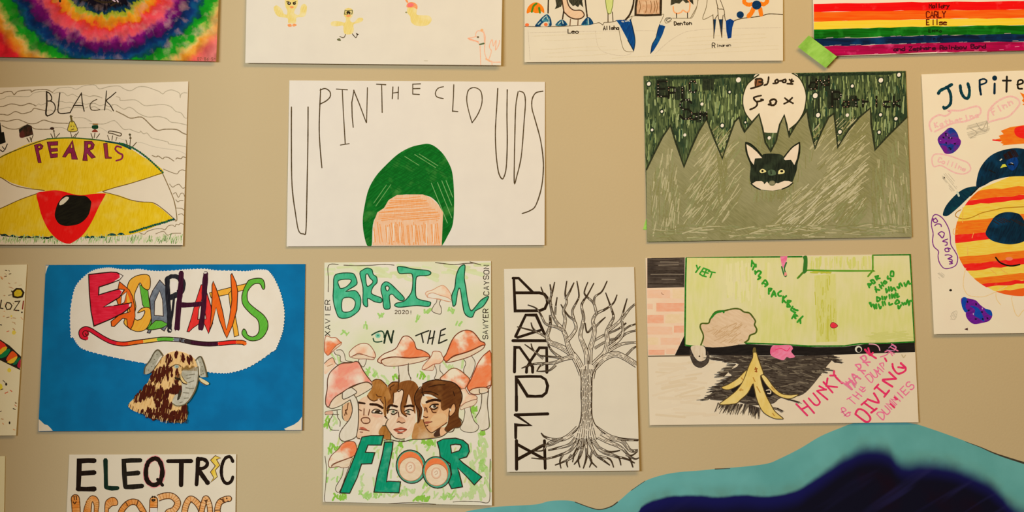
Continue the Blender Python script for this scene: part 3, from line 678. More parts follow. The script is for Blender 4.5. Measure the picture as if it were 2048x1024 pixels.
# ---- night sky with fox
colour_gain(1.08)
p = Poster('poster', 'dark green night poster of jagged mountains, a full moon and a black fox head', 'poster',
           [(1287, 152), (1811, 142), (1823, 474), (1294, 484)], gap=.0010, lift=.002)
p.paper(M('#6d7a48', '#26331f', 4, (560, 55), .36, .64, c3='#2b3a26', blot=26, b=(.42, .66), name='dark_green_marker_sky'))
p.part('sky_shading', 'dark green scribble in the night sky', kind='stuff')
SK = M('#1d2a1c', '#2c3c26', 0, (200, 300)); SK2 = M('#7f8a54', '#8c9660', 0, (200, 300)); SK3 = M('#243e2c')
sky = [(1289, 154), (1809, 144), (1812, 240), (1760, 300), (1700, 300), (1290, 330)]
p.scrib(sky, 91, 420, 24, 2.0, [SK2, M('#8b9a5e'), M('#76885a'), M('#98a26c')], spread=7); p.scrib(sky, 91, 330, 22, 1.7, [SK, SK, SK3], spread=9)
for x0, y0, x1, y1 in ((1312, 158, 1345, 196), (1346, 172, 1374, 200), (1360, 196, 1384, 240), (1392, 222, 1412, 245), (1612, 150, 1662, 182), (1626, 182, 1640, 235), (1405, 155, 1428, 182), (1655, 178, 1680, 218), (1690, 190, 1712, 215), (1560, 240, 1600, 280)):
    q = [(x0, y0), (x1, y0), (x1, y1), (x0, y1)]; p.hatch(q, 90, 1.6, 1.5, M('#20261a', '#2e3424', 0, (200, 200)), keep=.8, smooth=False, trim=3)
p.hatch([(1288, 154), (1810, 143), (1811, 149), (1289, 160)], -1, 1.5, 1.4, SK, keep=.9, smooth=False, trim=60)
p.part('moon_drawing', 'pale full moon')
p.F(1466, 140, .11721)
p.fill('440,62 1010,55 1120,130 1200,260 1245,420 1238,560 1200,720 1100,890 980,985 900,1060 500,1060 330,890 220,760 170,620 162,500 180,390 240,250 340,150', M((223, 208, 178), (219, 203, 172), 0, (30, 30)), n=4)
p.lines('440,80 340,155 240,250 180,390 162,500 170,620 220,760 320,890|1005,55 1120,130 1200,260 1245,420 1238,560 1200,720 1100,890 960,1010', 2, M('#2a3018'))
p.F(1270, 130, .36122)
MT = M('#8d885c', '#767348', -38, (55, 420), .3, .7, c3='#9c9670', blot=9, b=(.4, .75), name='olive_marker'); ME = M('#22281a', '#363a24', 0, (300, 300))
p.part('mountain_drawing', 'olive green jagged mountains')
mt = '62,580 100,500 150,400 195,335 225,430 270,565 310,460 350,370 395,300 430,390 482,518 520,400 550,315 575,290 590,340 605,370 640,325 685,273 705,350 720,430 750,478 780,420 800,330 825,278 838,330 852,398 890,330 950,253 965,340 995,462 1030,370 1070,290 1100,268 1110,350 1120,457 1180,360 1240,290 1302,238 1306,330 1327,470 1400,390 1505,288 1531,952 66,978'
p.fill(mt, MT, smooth=False)
ML = M('#b4ac84', '#a8a074', 0, (200, 300)); MD = M('#807c4c', '#878354', 0, (200, 300)); MG = M('#848656', '#8c8c60', 0, (200, 300))
big = '80,640 200,420 400,380 560,400 690,420 900,480 1000,520 1300,350 1330,520 1510,400 1520,940 80,960'
p.F(1270, 130, .36122)
p.scrib('820,700 1000,640 1290,330 1310,600 1290,820 1000,920 700,920', -40, 260, 44, 1.5, [ML, ML, M('#beb692'), MD], spread=8)
p.scrib('280,520 400,340 560,330 620,620 520,900 250,930 260,680', -52, 240, 36, 1.5, [ML, ML, MD, MG], spread=12)
p.scrib('80,620 200,400 260,700 240,930 85,950', -84, 150, 34, 1.5, [ML, MG, MD], spread=10); p.scrib('1335,520 1510,340 1522,940 1340,940', 86, 170, 36, 1.6, [MG, MD, ML, MG], spread=8)
p.scrib('560,400 690,330 720,480 780,480 860,420 950,330 1000,480 900,680 820,740 640,740 600,560', 88, 120, 30, 1.5, [MG, MD, MT], spread=14)
p.scrib('640,690 880,640 870,760 650,760', -86, 60, 24, 1.8, [MG, MD], spread=8); p.scrib('455,480 515,480 500,760 455,790', 86, 45, 30, 1.6, [MD], spread=8); p.scrib('1300,560 1370,540 1360,920 1310,920', 86, 60, 34, 1.8, [MD, MG], spread=6)
p.scrib('1070,790 1290,700 1280,900 1100,915', -50, 70, 36, 1.7, [MD, MG], spread=8); p.scrib('80,890 1522,870 1527,945 72,968', -4, 170, 40, 1.6, [MG, MD, ML], spread=16); p.scrib('930,330 1300,260 1290,500 1000,600', -48, 90, 36, 1.5, [ML, MD], spread=8)
p.part('mountain_outline', 'dark outline of the mountains'); p.line(mt.rsplit(' ', 2)[0], 3.6, ME, smooth=False)
WS = M('#efe6cc')
p.F(1270, 130, .36122)
for x, y, r, d in ((76, 105, 10, 1), (572, 83, 13, 0), (370, 217, 8, 0), (148, 258, 7, 1), (523, 150, 6, 1), (482, 336, 9, 1), (275, 388, 8, 0), (94, 360, 7, 1), (610, 318, 5, 1), (742, 404, 9, 0), (997, 170, 13, 1), (1012, 278, 11, 1), (1202, 117, 8, 1), (1360, 85, 12, 1), (1460, 55, 10, 1), (1174, 278, 9, 0), (1358, 276, 8, 1), (1443, 298, 9, 1), (1133, 371, 10, 1), (1350, 373, 8, 1)):
    p.part('star_drawing', new=True)
    if d: p.ell(x, y, r + 7, r + 9, SK, n=10)
    p.ell(x, y, r, r * 1.15, WS, rot=30, n=10)
BL = M('#1a1a12')
for t, x, y, h, adv in (('EPIC', 1316, 163, 30, 21), ('Sam', 1360, 200, 38, 20), ('and', 1618, 152, 26, 14), ('Patrick', 1664, 184, 29, 20.5)):
    p.F(); p.part('lettering', 'black lettering stippled with pale dots', new=True)
    for i, ch in enumerate(t):
        yy = y + (12 if ch in 'PIa' and t == 'EPIC' else 0); hh = h if i == 0 else h * .72
        if t == 'Sam' and i: yy = y + 17; hh = 22
        if t == 'Patrick' and i: yy = y + 9
        for st in FONT[ch].split('/'):
            q = [(x + i * adv + int(g[0]) / 4 * hh * .6, yy + int(g[1]) * hh / 6) for g in st.split()]
            p.line(q, 4.2, BL, smooth=False)
            for a, b_ in zip(q, q[1:]):
                m = max(1, int(math.hypot(b_[0] - a[0], b_[1] - a[1]) / 5.2))
                for k in range(m): 
                    if random.random() < .62: p.ell(a[0] + (b_[0] - a[0]) * k / m, a[1] + (b_[1] - a[1]) * k / m, .95, .95, WS if random.random() < .6 else M('#b98f70'), n=6)
p.part('title_lettering', 'black brush lettering on the moon')
p.F(1466, 140, .11721)
p.fill('375,160 490,150 505,200 490,250 420,290 370,290', M('#94603a', '#7c4c2a', 90, (80, 400))); 
p.line('375,165 395,165 380,280', 2.4, INK); p.line('395,155 470,150 500,180 480,205 430,205 500,215 490,255 420,285 300,318', 3, INK)
p.lines('605,120 600,180 580,240 530,262|680,232 740,232|750,160 715,190 735,230 770,200 755,165|780,190 830,185|890,160 845,180 850,210 890,210 900,170|920,235 1015,240|960,165 1000,200 1030,190|1000,160 985,230', 3, INK)
p.lines('478,438 400,455 350,480 400,540 510,515 470,500|400,540 410,590 370,640 285,678', 3.6, INK); p.line('600,592 640,580 630,530 690,500 735,530 715,585 670,605 620,590', 3.4, INK); p.lines('880,480 930,520 1020,570|1008,475 940,540 865,580', 3.6, INK)
p.part('fox_head_drawing', 'black fox head with white ears and muzzle')
FX = M('#1c2118', '#2a3022', 88, (60, 400), c3='#35402c', blot=60, b=(.5, .8)); CR = M((224, 206, 178), (220, 200, 170), 0, (40, 40))
p.F(1460, 240, .15625)
p.fill('198,290 260,310 330,370 400,470 420,440 520,430 640,440 690,470 740,410 800,345 885,290 890,420 860,560 850,640 820,730 790,800 720,860 660,885 560,905 460,900 380,890 310,850 265,810 250,720 260,590 220,480 195,380', FX, n=3)
p.fill('205,310 270,350 340,410 408,488 330,492 315,495 300,575 260,520 225,430', CR, smooth=False); p.fill('880,300 800,350 740,410 685,500 700,515 775,510 790,530 820,578 855,490 870,400', CR, smooth=False)
p.lines('198,290 260,310 330,370 405,460|198,290 205,400 240,500 275,580|885,290 800,345 740,410 690,475|885,290 885,420 850,560', 2.4, M('#1c2014'))
p.fill('270,822 330,785 400,782 425,800 432,825 470,790 500,825 540,845 590,805 610,812 690,780 750,782 798,802 740,850 660,885 540,905 390,892', CR, smooth=False)
p.lines('265,815 320,860 385,893|660,886 740,852 800,805', 2, M('#1c2014'))
p.fill('375,655 400,630 430,632 460,660 420,678 390,678', M('#ddd08a')); p.ell(412, 654, 15, 15, BK); p.fill('612,690 620,650 650,632 690,645 690,680 640,692', M('#e2d690')); p.ell(658, 657, 20, 15, BK)
p.ell(535, 810, 42, 34, M('#5c5a3c', '#7c7a5a', 0, (200, 200))); p.ell(538, 808, 26, 22, M('#8f8a68', '#7a7654', 0, (300, 300)))
p.fill('480,660 520,635 570,650 580,700 500,710', M('#3f5238', '#56684a', 90, (60, 400))); p.line('520,650 525,690', 2, FX)
p.build()

# ---- striped planet with a cap
colour_gain(1.16)
p = Poster('poster', 'tall white poster of an orange striped planet in a dark blue cap', 'poster',
           [(1842, 149), (2188, 136), (2200, 664), (1866, 668)], gap=.0022, lift=.003, sx=-.003)
p.paper(paper_mat((222, 207, 178)))
TL = M('#0c3c44', '#072a36', 60, (100, 300), c3='#0f5a5a', blot=60, b=(.55, .8)); NVY = M('#0a2a3c', '#071c2c', 70, (60, 400), c3='#0c3c5c', blot=40, b=(.5, .75))
p.part('title_lettering', 'dark teal title lettering')
p.F(1840, 140, .166)
p.line('215,285 240,250 310,215 375,178', 6.5, TL); p.line('325,215 360,290 365,380 345,430 290,465 275,445', 6, TL); p.line('478,190 490,270 530,335 575,335 590,250 570,165', 6, TL)
p.line('712,125 715,220 728,300', 4.6, NVY); p.line('712,125 760,110 795,130 780,160 720,180', 3.6, NVY); p.ell(893, 100, 30, 32, NVY); p.line('893,165 890,285', 4.6, NVY); p.lines('1040,80 1035,265', 4.6, M('#1c1a16')); p.line('990,130 1090,130', 3.6, M('#1c1a16'))
p.lines('1165,180 1230,160 1225,125 1180,130 1170,180 1180,225 1225,228', 3.6, BK); p.lines('1310,120 1305,225|1310,150 1350,120 1390,130', 3.6, BK)
p.part('planet_drawing', 'orange, red and yellow striped planet')
cx_, cy_, rx_, ry_ = 2046, 471, 138, 121
OG = M('#f26418', '#ee7a1c', 0, (60, 500)); RR = M('#ee1a16', '#e82a22', 0, (60, 500), c3='#f2503c', blot=50, b=(.6, .8)); YL = M('#e6c454', '#e2b83c', 0, (60, 500))
p.F()
def band(a, b_, m, jl=1.5):
    q = []; n = 14; ca, sa = math.cos(math.radians(-6)), math.sin(math.radians(-6))
    def pt(x, y): return (cx_ + x * ca - y * sa, cy_ + x * sa + y * ca)
    a -= cy_; b_ -= cy_
    f = lambda y: rx_ * math.sqrt(max(0, 1 - (y / ry_) ** 2))
    for i in range(n + 1): y = a + (b_ - a) * i / n; q.append(pt(-f(y), y))
    for i in range(1, n): q.append(pt(-f(b_) + 2 * f(b_) * i / n, b_ + random.uniform(-jl, jl)))
    for i in range(n + 1): y = b_ + (a - b_) * i / n; q.append(pt(f(y), y))
    for i in range(1, n): q.append(pt(f(a) - 2 * f(a) * i / n, a + random.uniform(-jl, jl)))
    p.fill(q, m, smooth=False)
band(350.5, 591.5, YL, 0)
for a, b_, m in ((373, 390, OG), (390, 399, RR), (429, 456, OG), (456, 472, RR), (500, 516, OG), (516, 529, RR), (546, 560, OG), (559, 566, RR), (576, 591, M('#f05a1c'))): band(a, b_, m)
p.part('planet_face_drawing', 'dark round nose and smile on the planet')
p.F(1840, 410, .14648)
p.fill('1010,160 1100,110 1210,97 1320,115 1370,150 1420,230 1480,330 1470,440 1400,500 1300,530 1200,538 1080,520 960,480 885,400 910,310 950,240', NVY); p.hatch('930,290 1000,200 1100,180 1300,200 1420,260 1400,290 1200,230 1000,280', 30, 3, 1.2, M('#2a1a10'), keep=.6, smooth=False)
p.line('1020,715 1080,785 1180,825 1260,830 1350,812', 2.6, BK)
p.ell(1205, 735, 50, 24, M('#ee7a5c'))
p.part('crayon_line', 'thin wandering orange crayon line')
CL = M('#d8963c', '#e0ac5c', 0, (300, 300)); CL2 = M('#e0b878', '#d9c090', 0, (300, 300))
p.lines('550,65 490,100 475,150 540,185 620,190 720,160 830,110 1000,70 1150,40 1420,25', 1.4, M('#a8741c')); p.line('575,30 570,240', 1, CL); p.line('800,140 795,170', 1, CL)
p.lines('500,330 450,330 445,395 500,395|640,570 640,690|720,380 700,450|950,880 1030,945|1090,880 1180,935', 1, CL)
p.F(1840, 530, .15627)
p.lines('575,40 550,150 545,280 600,380 700,405 820,400 950,345|960,340 965,430 1020,510|1100,270 980,330|1170,400 1160,440 1200,600 1245,655 1290,600 1331,560', 1.2, CL2)
p.part('cap_drawing', 'dark blue cap with a small blue bird mark')
p.F(1840, 290, .166)
p.fill('670,510 690,350 740,240 830,140 940,80 1080,45 1200,42 1330,70 1500,150 1600,300 1600,420 1400,385 1253,378 1120,380 1000,395 860,435 760,490', NVY); p.fill('265,835 300,740 380,640 470,560 560,515 670,500 665,545 560,650 450,755 340,845 290,858', M('#0a3440', '#08283a', -40, (60, 400), c3='#0f4a50', blot=50, b=(.55, .8)))
p.line('700,510 650,560 600,610', 2, BK); p.line('440,568 460,615', 3, M('#b9c4b0')); p.hatch('1000,120 1120,60 1180,130 1100,160 1020,170', 60, 2.4, 1.4, M('#26120c'), keep=.8)
p.fill('1040,190 1150,150 1175,230 1110,310 1050,270', M('#0c3a7c', '#0a2c5c', 80, (100, 300))); p.fill('958,280 985,235 1015,230 1040,262 1000,268', M('#c6c43c'), smooth=False); p.fill('948,185 975,165 985,172 960,195', M('#c9c4b0'), smooth=False); p.line('1060,235 1110,235 1120,245', 2.4, BK); p.line('1085,215 1110,225', 1.2, M('#a8a89a')); p.line('820,300 900,340', 1.4, BK)
p.part('comet_drawing', 'orange comet streak')
p.F(1840, 140, .166)
p.fill('870,845 960,825 940,795 1000,775 965,735 1080,690 1253,665 1400,650 1400,880 1253,888 980,910 1000,895 960,880 985,865', OG, smooth=False); p.fill('1140,700 1260,670 1400,660 1400,840 1220,825 1140,780', RR); p.line('870,845 960,855', 2.4, RR)
p.part('comet_drawing', 'orange comet streak', new=True)
p.fill('1195,270 1260,300 1380,330 1380,450 1253,430 1225,420 1250,400 1220,370 1240,345', OG, smooth=False)
p.part('asteroid_drawing', 'blue and purple blotchy asteroids')
AS = M('#1c3a8c', '#16307a', 30, (60, 300), c3='#6a1a7c', blot=42, b=(.46, .54)); PP = M('#6c1c8a', '#58187a', 20, (80, 300))
p.fill('340,700 390,705 440,760 465,830 485,880 450,950 380,1005 300,1010 260,960 210,870 215,810 290,740', AS); p.fill('212,830 260,820 320,850 400,820 465,830 485,870 430,910 340,880 270,890 220,880', PP)
for x, y in ((310, 790), (270, 815), (375, 825), (310, 880), (350, 940), (410, 890), (300, 770), (365, 955), (345, 820)): p.ell(x + random.uniform(-6, 6), y, 14, 10, M('#171232'), rot=random.uniform(0, 180), n=8)
for x, y in ((320, 785), (360, 820), (240, 850)): p.ell(x, y, 8, 5, M('#a892b8'), n=8)
p.part('asteroid_drawing', 'blue and purple blotchy asteroids', new=True)
p.F(1840, 530, .15627)
p.fill('535,415 620,430 700,450 760,510 830,560 895,580 912,650 870,715 780,740 680,755 610,710 575,650 570,590 525,520 512,450', PP, n=3)
B2 = M('#16389a', '#0e4a9c', 40, (60, 300)); p.fill('535,415 590,430 570,530 600,590 560,600 520,510', B2); p.fill('620,520 720,540 780,620 810,720 740,680 680,640 690,570', B2); p.fill('810,560 890,580 912,650 850,620', B2)
for x, y in ((595, 470), (705, 500), (610, 580), (780, 600), (850, 680), (700, 690), (790, 690)): p.ell(x, y, 16, 11, M('#171232'), rot=random.uniform(0, 180), n=8)
for x, y in ((785, 555), (670, 625)): p.ell(x, y, 7, 14, M('#b49ac4'), n=8)
p.part('small_motif', 'grey pencil smudges and specks', kind='stuff')
SM = M('#b5ab94', '#c4b79c', 0, (200, 200))
p.hatch('210,110 290,100 300,150 240,170', 40, 2.2, 1, SM, keep=.7); p.line('375,690 440,690 460,590 400,610 385,660', 1, SM); p.hatch('380,620 450,600 450,680 390,690', 60, 2.2, 1, SM, keep=.6)
p.ell(380, 322, 19, 15, BK, n=8); p.fill('553,820 598,800 600,835', M('#3a1a20'), smooth=False)
p.F(1840, 290, .166); p.ell(280, 400, 16, 18, M('#4a4232'), n=8); p.hatch('260,360 340,345 410,400 400,470 440,520 360,560 330,470 280,440', 50, 2.2, 1.1, SM, keep=.7)
p.F(1840, 140, .166); p.hatch('580,660 660,640 800,610 820,740 680,800 600,830 555,740', -15, 2, 1.1, SM, keep=.8); p.lines('670,640 740,720 800,620 790,740 690,700|590,700 680,760 600,820', 1.1, M('#a49a84'))
p.part('lettering', 'pale pink handwritten names in bubbles')
PKB = M('#f0a8a0', '#eeb4ac', 0, (300, 300)); VI = M('#6a2474', '#7a2a84', 0, (300, 300))
p.lines('130,740 105,660 140,590 220,545 300,555 360,515 340,490 480,490 600,455 680,440 720,470 715,530 620,590 540,620 400,640 280,690 170,745|810,610 820,500 880,420 960,360 1070,320 1160,345 1195,400 1160,460 1060,560 920,600 820,630', 3.0, PKB)
p.text('Katherine', 165, 640, 56, 62, PKB, 2.4, ang=-14, wid=.6); p.text('Finn', 845, 480, 72, 74, PKB, 2.6, ang=-30, wid=.6)
p.part('lettering', 'pale pink handwritten name in a bubble', new=True)
p.F(1840, 290, .166); p.line('160,120 135,180 160,260 250,250 400,330 520,350 600,300 570,220 480,180 340,130 230,110', 2.4, PKB, closed=True); p.text('Collins', 225, 150, 54, 52, PKB, 2.2, ang=20, wid=.6)
p.part('lettering', 'purple handwritten name in an oval bubble')
p.F(1840, 410, .14648)
p.line('215,132 300,185 375,310 400,420 410,540 470,640 503,715 485,810 420,855 320,865 255,790 235,700 240,630 180,570 160,490 168,390 145,270 165,160', 1.7, VI, closed=True)
p.lines('205,180 170,210 190,240 230,225 210,190|170,185 165,215|190,285 220,260 270,265 280,295|240,390 280,365 320,385 310,430 290,450 265,420 235,395|365,465 300,495 355,510 355,545 330,550|370,585 330,600 340,635 385,630 370,590 405,600|330,685 380,680 425,705 370,735 420,745 425,775 390,770 430,795 390,805', 1.9, VI)
p.build()
tape('small green tape corner showing behind the left edge of the fox poster', [(1292, 438), (1302, 440), (1302, 460), (1286, 459)], gap=.0006)

# ================================================================== third row of posters
colour_gain(1.04)
# ---- blue sheet with white bubble and shaggy elephant
p = Poster('poster', 'blue poster of rainbow letters in a white bubble above a shaggy elephant head', 'poster',
           [(92, 530), (611, 528), (605, 860), (78, 862)], gap=.001, lift=.003, sx=.001)
BLU = M('#046e9a', '#04648e', 0, (20, 20), name='blue_poster_paint')
p.paper(BLU)
p.part('bare_corner', 'white unpainted corner of the sheet')
CW = M((222, 206, 174), (218, 200, 168), 0, (40, 40))
p.fill('78.5,838 84,842 90,848 97,850 103,856 107,861 78.5,861.5', CW, smooth=False); p.part('bare_corner', 'white unpainted corner of the sheet', new=True); p.fill('604.5,833 598,842 588,849 578,853 569,857 572,859.6 604,859.6', CW, smooth=False); p.part('bare_corner', 'white unpainted corner of the sheet', new=True); p.fill('92,531 98,531 95,536 93,543 91.5,548', CW, smooth=False)
p.part('paper_bubble', 'white cut-out bubble glued to the blue sheet')
bub = P('400,40 500,35 620,52 760,55 850,50 1000,70 1140,72 1280,60')
b0 = [(140 + x * .16604, 530 + y * .16604) for x, y in P('20,860 10,700 15,520 50,330 100,220 200,120 290,65 400,40 500,36 620,54 760,57 850,52 1000,72 1140,74 1325,60')]
b1 = [(340 + x * .166, 530 + y * .166) for x, y in P('250,52 420,48 560,66 760,70 930,76 1040,60 1150,62 1200,90 1260,170 1320,300 1360,440 1380,580 1370,740 1340,860 1290,980 1250,1030')]
b2 = [(60 + x * .36122, 510 + y * .36122) for x, y in P('1360,520 1280,580 1200,625 1120,648 1060,652 980,645 900,620 760,610 640,598 500,572 380,545 300,520 265,490 240,450')]
p.sheet(b0 + b1 + b2, M((224, 210, 184), (221, 206, 179), 0, (30, 30)), h=.0011, n=3)
random.seed(3)
p.part('bubble_trim', 'torn white edge of the bubble', kind='stuff')
ring = catmull(b0 + b1 + b2, True, 8)
for i in range(0, len(ring), 2): p.ell(ring[i][0], ring[i][1], 1.5, 1.5, M((228, 222, 205), (222, 214, 195), 0, (40, 40)), n=6)
p.part('title_lettering', 'rainbow pointed title lettering')
R1 = M('#d81a30', '#e02c40', 0, (60, 500), c3='#c00c22', blot=60, b=(.5, .8)); O1 = M('#e8681c', '#e05c18', 60, (60, 400)); Y1 = M('#eeaa38', '#e8a030', 60, (60, 400)); GR1 = M('#62ae38', '#58a430', 60, (60, 400)); S1 = M('#6f7478', '#5c6166', 60, (60, 300), c3='#84888a', blot=60); K1 = M('#2c2a2c', '#1c1a1e', 80, (60, 300)); PV = M('#42182a', '#351020', 85, (60, 400)); OL = M('#2a140c', '#33190f', 0, (300, 300)); LW = M((226, 212, 190))
p.F(140, 530, .16604)
p.fill('840,230 890,270 945,310 955,400 970,510 975,640 1000,700 1100,700 1195,715 1120,760 1000,780 930,775 950,720 960,600 880,480', GR1, smooth=False, edge=OL, ew=1.2)
p.fill('700,240 740,170 820,125 930,115 970,160 968,270 935,300 880,265 850,215 820,260 780,370 800,500 780,600 800,660 860,650 900,590 905,550 870,560 820,575 870,520 950,510 985,560 985,640 950,730 900,785 820,800 750,780 680,730 655,680 700,560 690,380', Y1, edge=OL, ew=1.3, n=3)
p.fill('560,400 600,200 650,240 720,300 760,380 785,500 790,620 765,720 735,775 700,740 690,650 640,640 540,740 505,735 500,680 600,600 690,575 730,560 720,520 600,520', O1, smooth=False, edge=OL, ew=1.3)
p.fill('620,470 625,370 690,320 660,450', LW, smooth=False, edge=OL, ew=1.1); p.fill('690,330 720,400 735,460 690,450', Y1, smooth=False)
p.fill('230,115 350,100 500,85 570,90 640,130 600,180 480,225 355,265 350,360 480,320 590,290 660,300 600,390 500,450 410,505 560,485 745,455 740,500 640,580 500,650 295,735 260,560 240,350', R1, smooth=False, edge=OL, ew=1.9)
p.fill('600,110 640,130 600,175 530,200 605,150', LW, smooth=False); p.fill('600,295 650,300 610,365 630,320', LW, smooth=False); p.fill('720,465 745,460 735,500 715,500', LW, smooth=False); p.fill('460,490 540,455 530,490', LW, smooth=False)
p.fill('965,400 1000,310 1085,180 1160,260 1195,400 1195,600 1190,710 1140,795 1090,760 1020,700 970,820 935,815 990,690 975,520', S1, smooth=False, holes=['1020,605 1025,440 1085,310 1120,420 1130,615'], edge=OL, ew=1.3)
p.fill('985,715 1040,665 1110,670 1190,712 1120,755 1000,780 935,775', GR1, smooth=False, edge=OL, ew=1.1)
p.line('1175,170 1185,400 1200,580 1205,790', 9.5, K1); p.line('1170,160 1240,140 1310,160 1335,220 1320,300 1260,360 1190,380', 7, K1); p.fill('1215,210 1285,200 1290,320 1215,325', LW, smooth=False)
p.line('1260,360 1240,560 1205,790', 5, K1)
p.F(340, 530, .166)
p.line('0,140 80,135 150,170 170,230 150,320 60,380 10,400', 8, K1); p.fill('5,200 88,195 85,325 15,330', LW, smooth=False)
p.fill('480,335 500,328 750,265 960,215 980,250 930,290 720,350 500,395', Y1, smooth=False, edge=OL, ew=1.2); p.fill('710,345 750,300 790,600 835,845 780,865 755,700', Y1, smooth=False, edge=OL, ew=1.2)
p.fill('378,240 400,235 450,340 500,500 520,700 470,825 420,710 350,710 280,760 235,805 210,800 260,640 310,450', M('#dc2c26', '#e03830', 70, (60, 400)), smooth=False, holes=['385,420 420,520 440,650 340,655 350,540'], edge=OL, ew=1.3)
p.fill('525,195 560,280 600,400 640,560 685,780 720,640 750,420 735,120 750,102 800,210 820,320 810,540 760,720 690,880 660,820 600,660 560,510 520,680 480,800 500,600 510,420 510,240', O1, smooth=False, edge=OL, ew=1.4)
p.line('140,95 130,300 110,500 90,770', 10.6, PV); p.line('435,100 420,300 410,500 375,770', 10.6, PV); p.line('120,480 240,480 410,465', 10, PV)
p.lines('80,790 100,795|362,790 380,795|420,95 440,92', 2.4, LW); p.lines('0,780 15,790', 2, LW)
p.fill('930,215 960,180 1040,160 1110,165 1140,210 1145,280 1120,290 1090,230 1030,225 985,255 940,320 935,400 960,460 1040,530 1130,600 1180,680 1180,770 1130,860 1060,905 970,910 900,870 870,820 890,770 920,790 940,840 1000,865 1060,830 1080,760 1060,660 980,590 890,490 868,400 885,310', GR1, edge=OL, ew=1.4, n=3)
p.part('swash_drawing', 'curled rainbow underline')
p.F(140, 530, .16604)
sw = P('205,880 150,860 140,800 190,765 250,780 330,830 420,885 520,930 650,950 800,930 960,910 1130,890 1325,900'); sw2 = [((x * .166 + 340 - 140) / .16604, y) for x, y in P('150,905 300,935 450,950 600,945 750,930 870,930 910,945')]
cl = catmull(sw + sw2, False, 6); cum = [0]
for a, b_ in zip(cl, cl[1:]): cum.append(cum[-1] + math.hypot(b_[0] - a[0], b_[1] - a[1]))
CS = ((0, M('#d41c30')), (620, M('#e83a1c')), (760, O1), (930, M('#e8b840')), (1090, GR1), (1280, S1), (1420, M('#382a28')), (1520, PV), (1830, M('#e0281c')), (2060, O1), (2290, M('#e8b840')), (2430, M('#8fb860')))
for j, (st, m_) in enumerate(CS):
    en = CS[j + 1][0] + 12 if j + 1 < len(CS) else 1e9
    seg = [c for c, l in zip(cl, cum) if st <= l <= en]
    if len(seg) > 1: p.line(seg, 9 if st < 500 else 7.4, m_, smooth=False, wob=0)
tmp = [q for q in cl[10:]]
def off(pts, k):
    r = []
    for i in range(len(pts)):
        a, b_ = pts[max(0, i - 1)], pts[min(len(pts) - 1, i + 1)]; dx, dy = b_[0] - a[0], b_[1] - a[1]; l = math.hypot(dx, dy) or 1
        r.append((pts[i][0] - dy / l * k, pts[i][1] + dx / l * k))
    return r
p.line(off(cl, 24), 1.5, OL, smooth=False); p.line(off(cl, -24), 1.5, OL, smooth=False)
p.ell(195, 825, 42, 45, M('#d41c30')); p.line('215,850 180,860 160,820 185,790 220,800 225,835 200,840 195,820', 1.4, OL)
p.part('elephant_drawing', 'shaggy brown and cream cut-out elephant head')
HB = M('#42150e', '#54200f', 78, (60, 500)); HC = M('#e6bc7a', '#dcae6a', 80, (60, 400)); EG = M('#a8a084', '#b8b096', 70, (80, 400), c3='#8d866c', blot=70)
p.F(240, 680, .17575)
p.sheet('500,190 560,145 650,125 760,150 850,210 895,280 905,400 880,540 820,650 770,720 775,860 740,925 640,935 520,910 400,890 280,840 160,800 100,740 170,660 270,560 340,450 400,330 440,250', HC, h=.0008, n=3)
random.seed(11)
body = P('500,190 560,145 650,125 760,150 850,210 880,280 800,330 700,340 700,560 610,690 600,740 770,740 775,860 740,915 640,925 520,900 400,880 280,830 170,780 120,730 170,660 270,560 340,450 400,330 440,250')
for cx0, cy0, n_, sx_, sy_ in ((430, 400, 46, 90, 60), (330, 560, 44, 90, 60), (230, 640, 34, 100, 40), (520, 340, 26, 80, 60), (480, 610, 40, 90, 60), (520, 750, 40, 90, 60), (390, 830, 50, 130, 45), (620, 860, 46, 110, 50), (740, 790, 24, 30, 70), (660, 560, 26, 60, 40), (560, 220, 14, 40, 40), (720, 200, 6, 20, 40), (800, 230, 8, 30, 40), (650, 160, 5, 12, 30), (660, 400, 16, 30, 60)):
    for _ in range(int(n_ * 1.45)):
        x, y = cx0 + random.gauss(0, .5) * sx_, cy0 + random.gauss(0, .5) * sy_
        if not inside(body, x, y): continue
        l = random.uniform(34, 76); sl = .25 if x < 500 else (0 if x < 700 else -.4 if y < 350 else 0)
        q = [(x + sl * l * .5, y - l * .6), (x + random.uniform(10, 17), y), (x - sl * l * .5, y + l * .7), (x - random.uniform(10, 17), y)]
        p.fill(q, HB, n=3)
for _ in range(130):
    x, y = random.uniform(120, 860), random.uniform(140, 910)
    if inside(body, x, y): p.line([(x + 7, y - 26), (x - 2, y + 26)], .8, M('#a87838') if random.random() < .4 else HC, smooth=False)
for i in range(44):
    t = i / 43; x = 105 + 660 * t; y = 745 + 185 * min(1, t * 1.5) ** .7; p.line([(x + 10, y - 30), (x, y + random.uniform(2, 14))], 1.1, random.choice((HB, HC, OL)), smooth=False)
p.part('elephant_trunk_drawing', 'grey wrinkled trunk, ears and tusks of the elephant')
p.sheet('285,380 295,310 350,230 400,140 445,112 490,165 490,180 440,260 380,345 330,382', EG, h=.0003, n=3); p.line('285,380 295,310 350,230 400,140 445,112 495,175', 2.2, M('#5c5138')); p.line('490,180 440,260 400,320', 1.4, M('#5c5138'))
p.fill('455,200 490,180 440,260 410,290', M((218, 204, 178)))
p.sheet('868,230 900,195 930,195 960,260 985,350 995,410 940,420 910,400 900,320', EG, h=.0003, n=3); p.line('868,230 900,195 930,192 960,260 985,350 995,415|'.strip('|'), 2.2, M('#5c5138')); p.line('885,225 905,280 915,390', 2, M('#d8cdb0'))
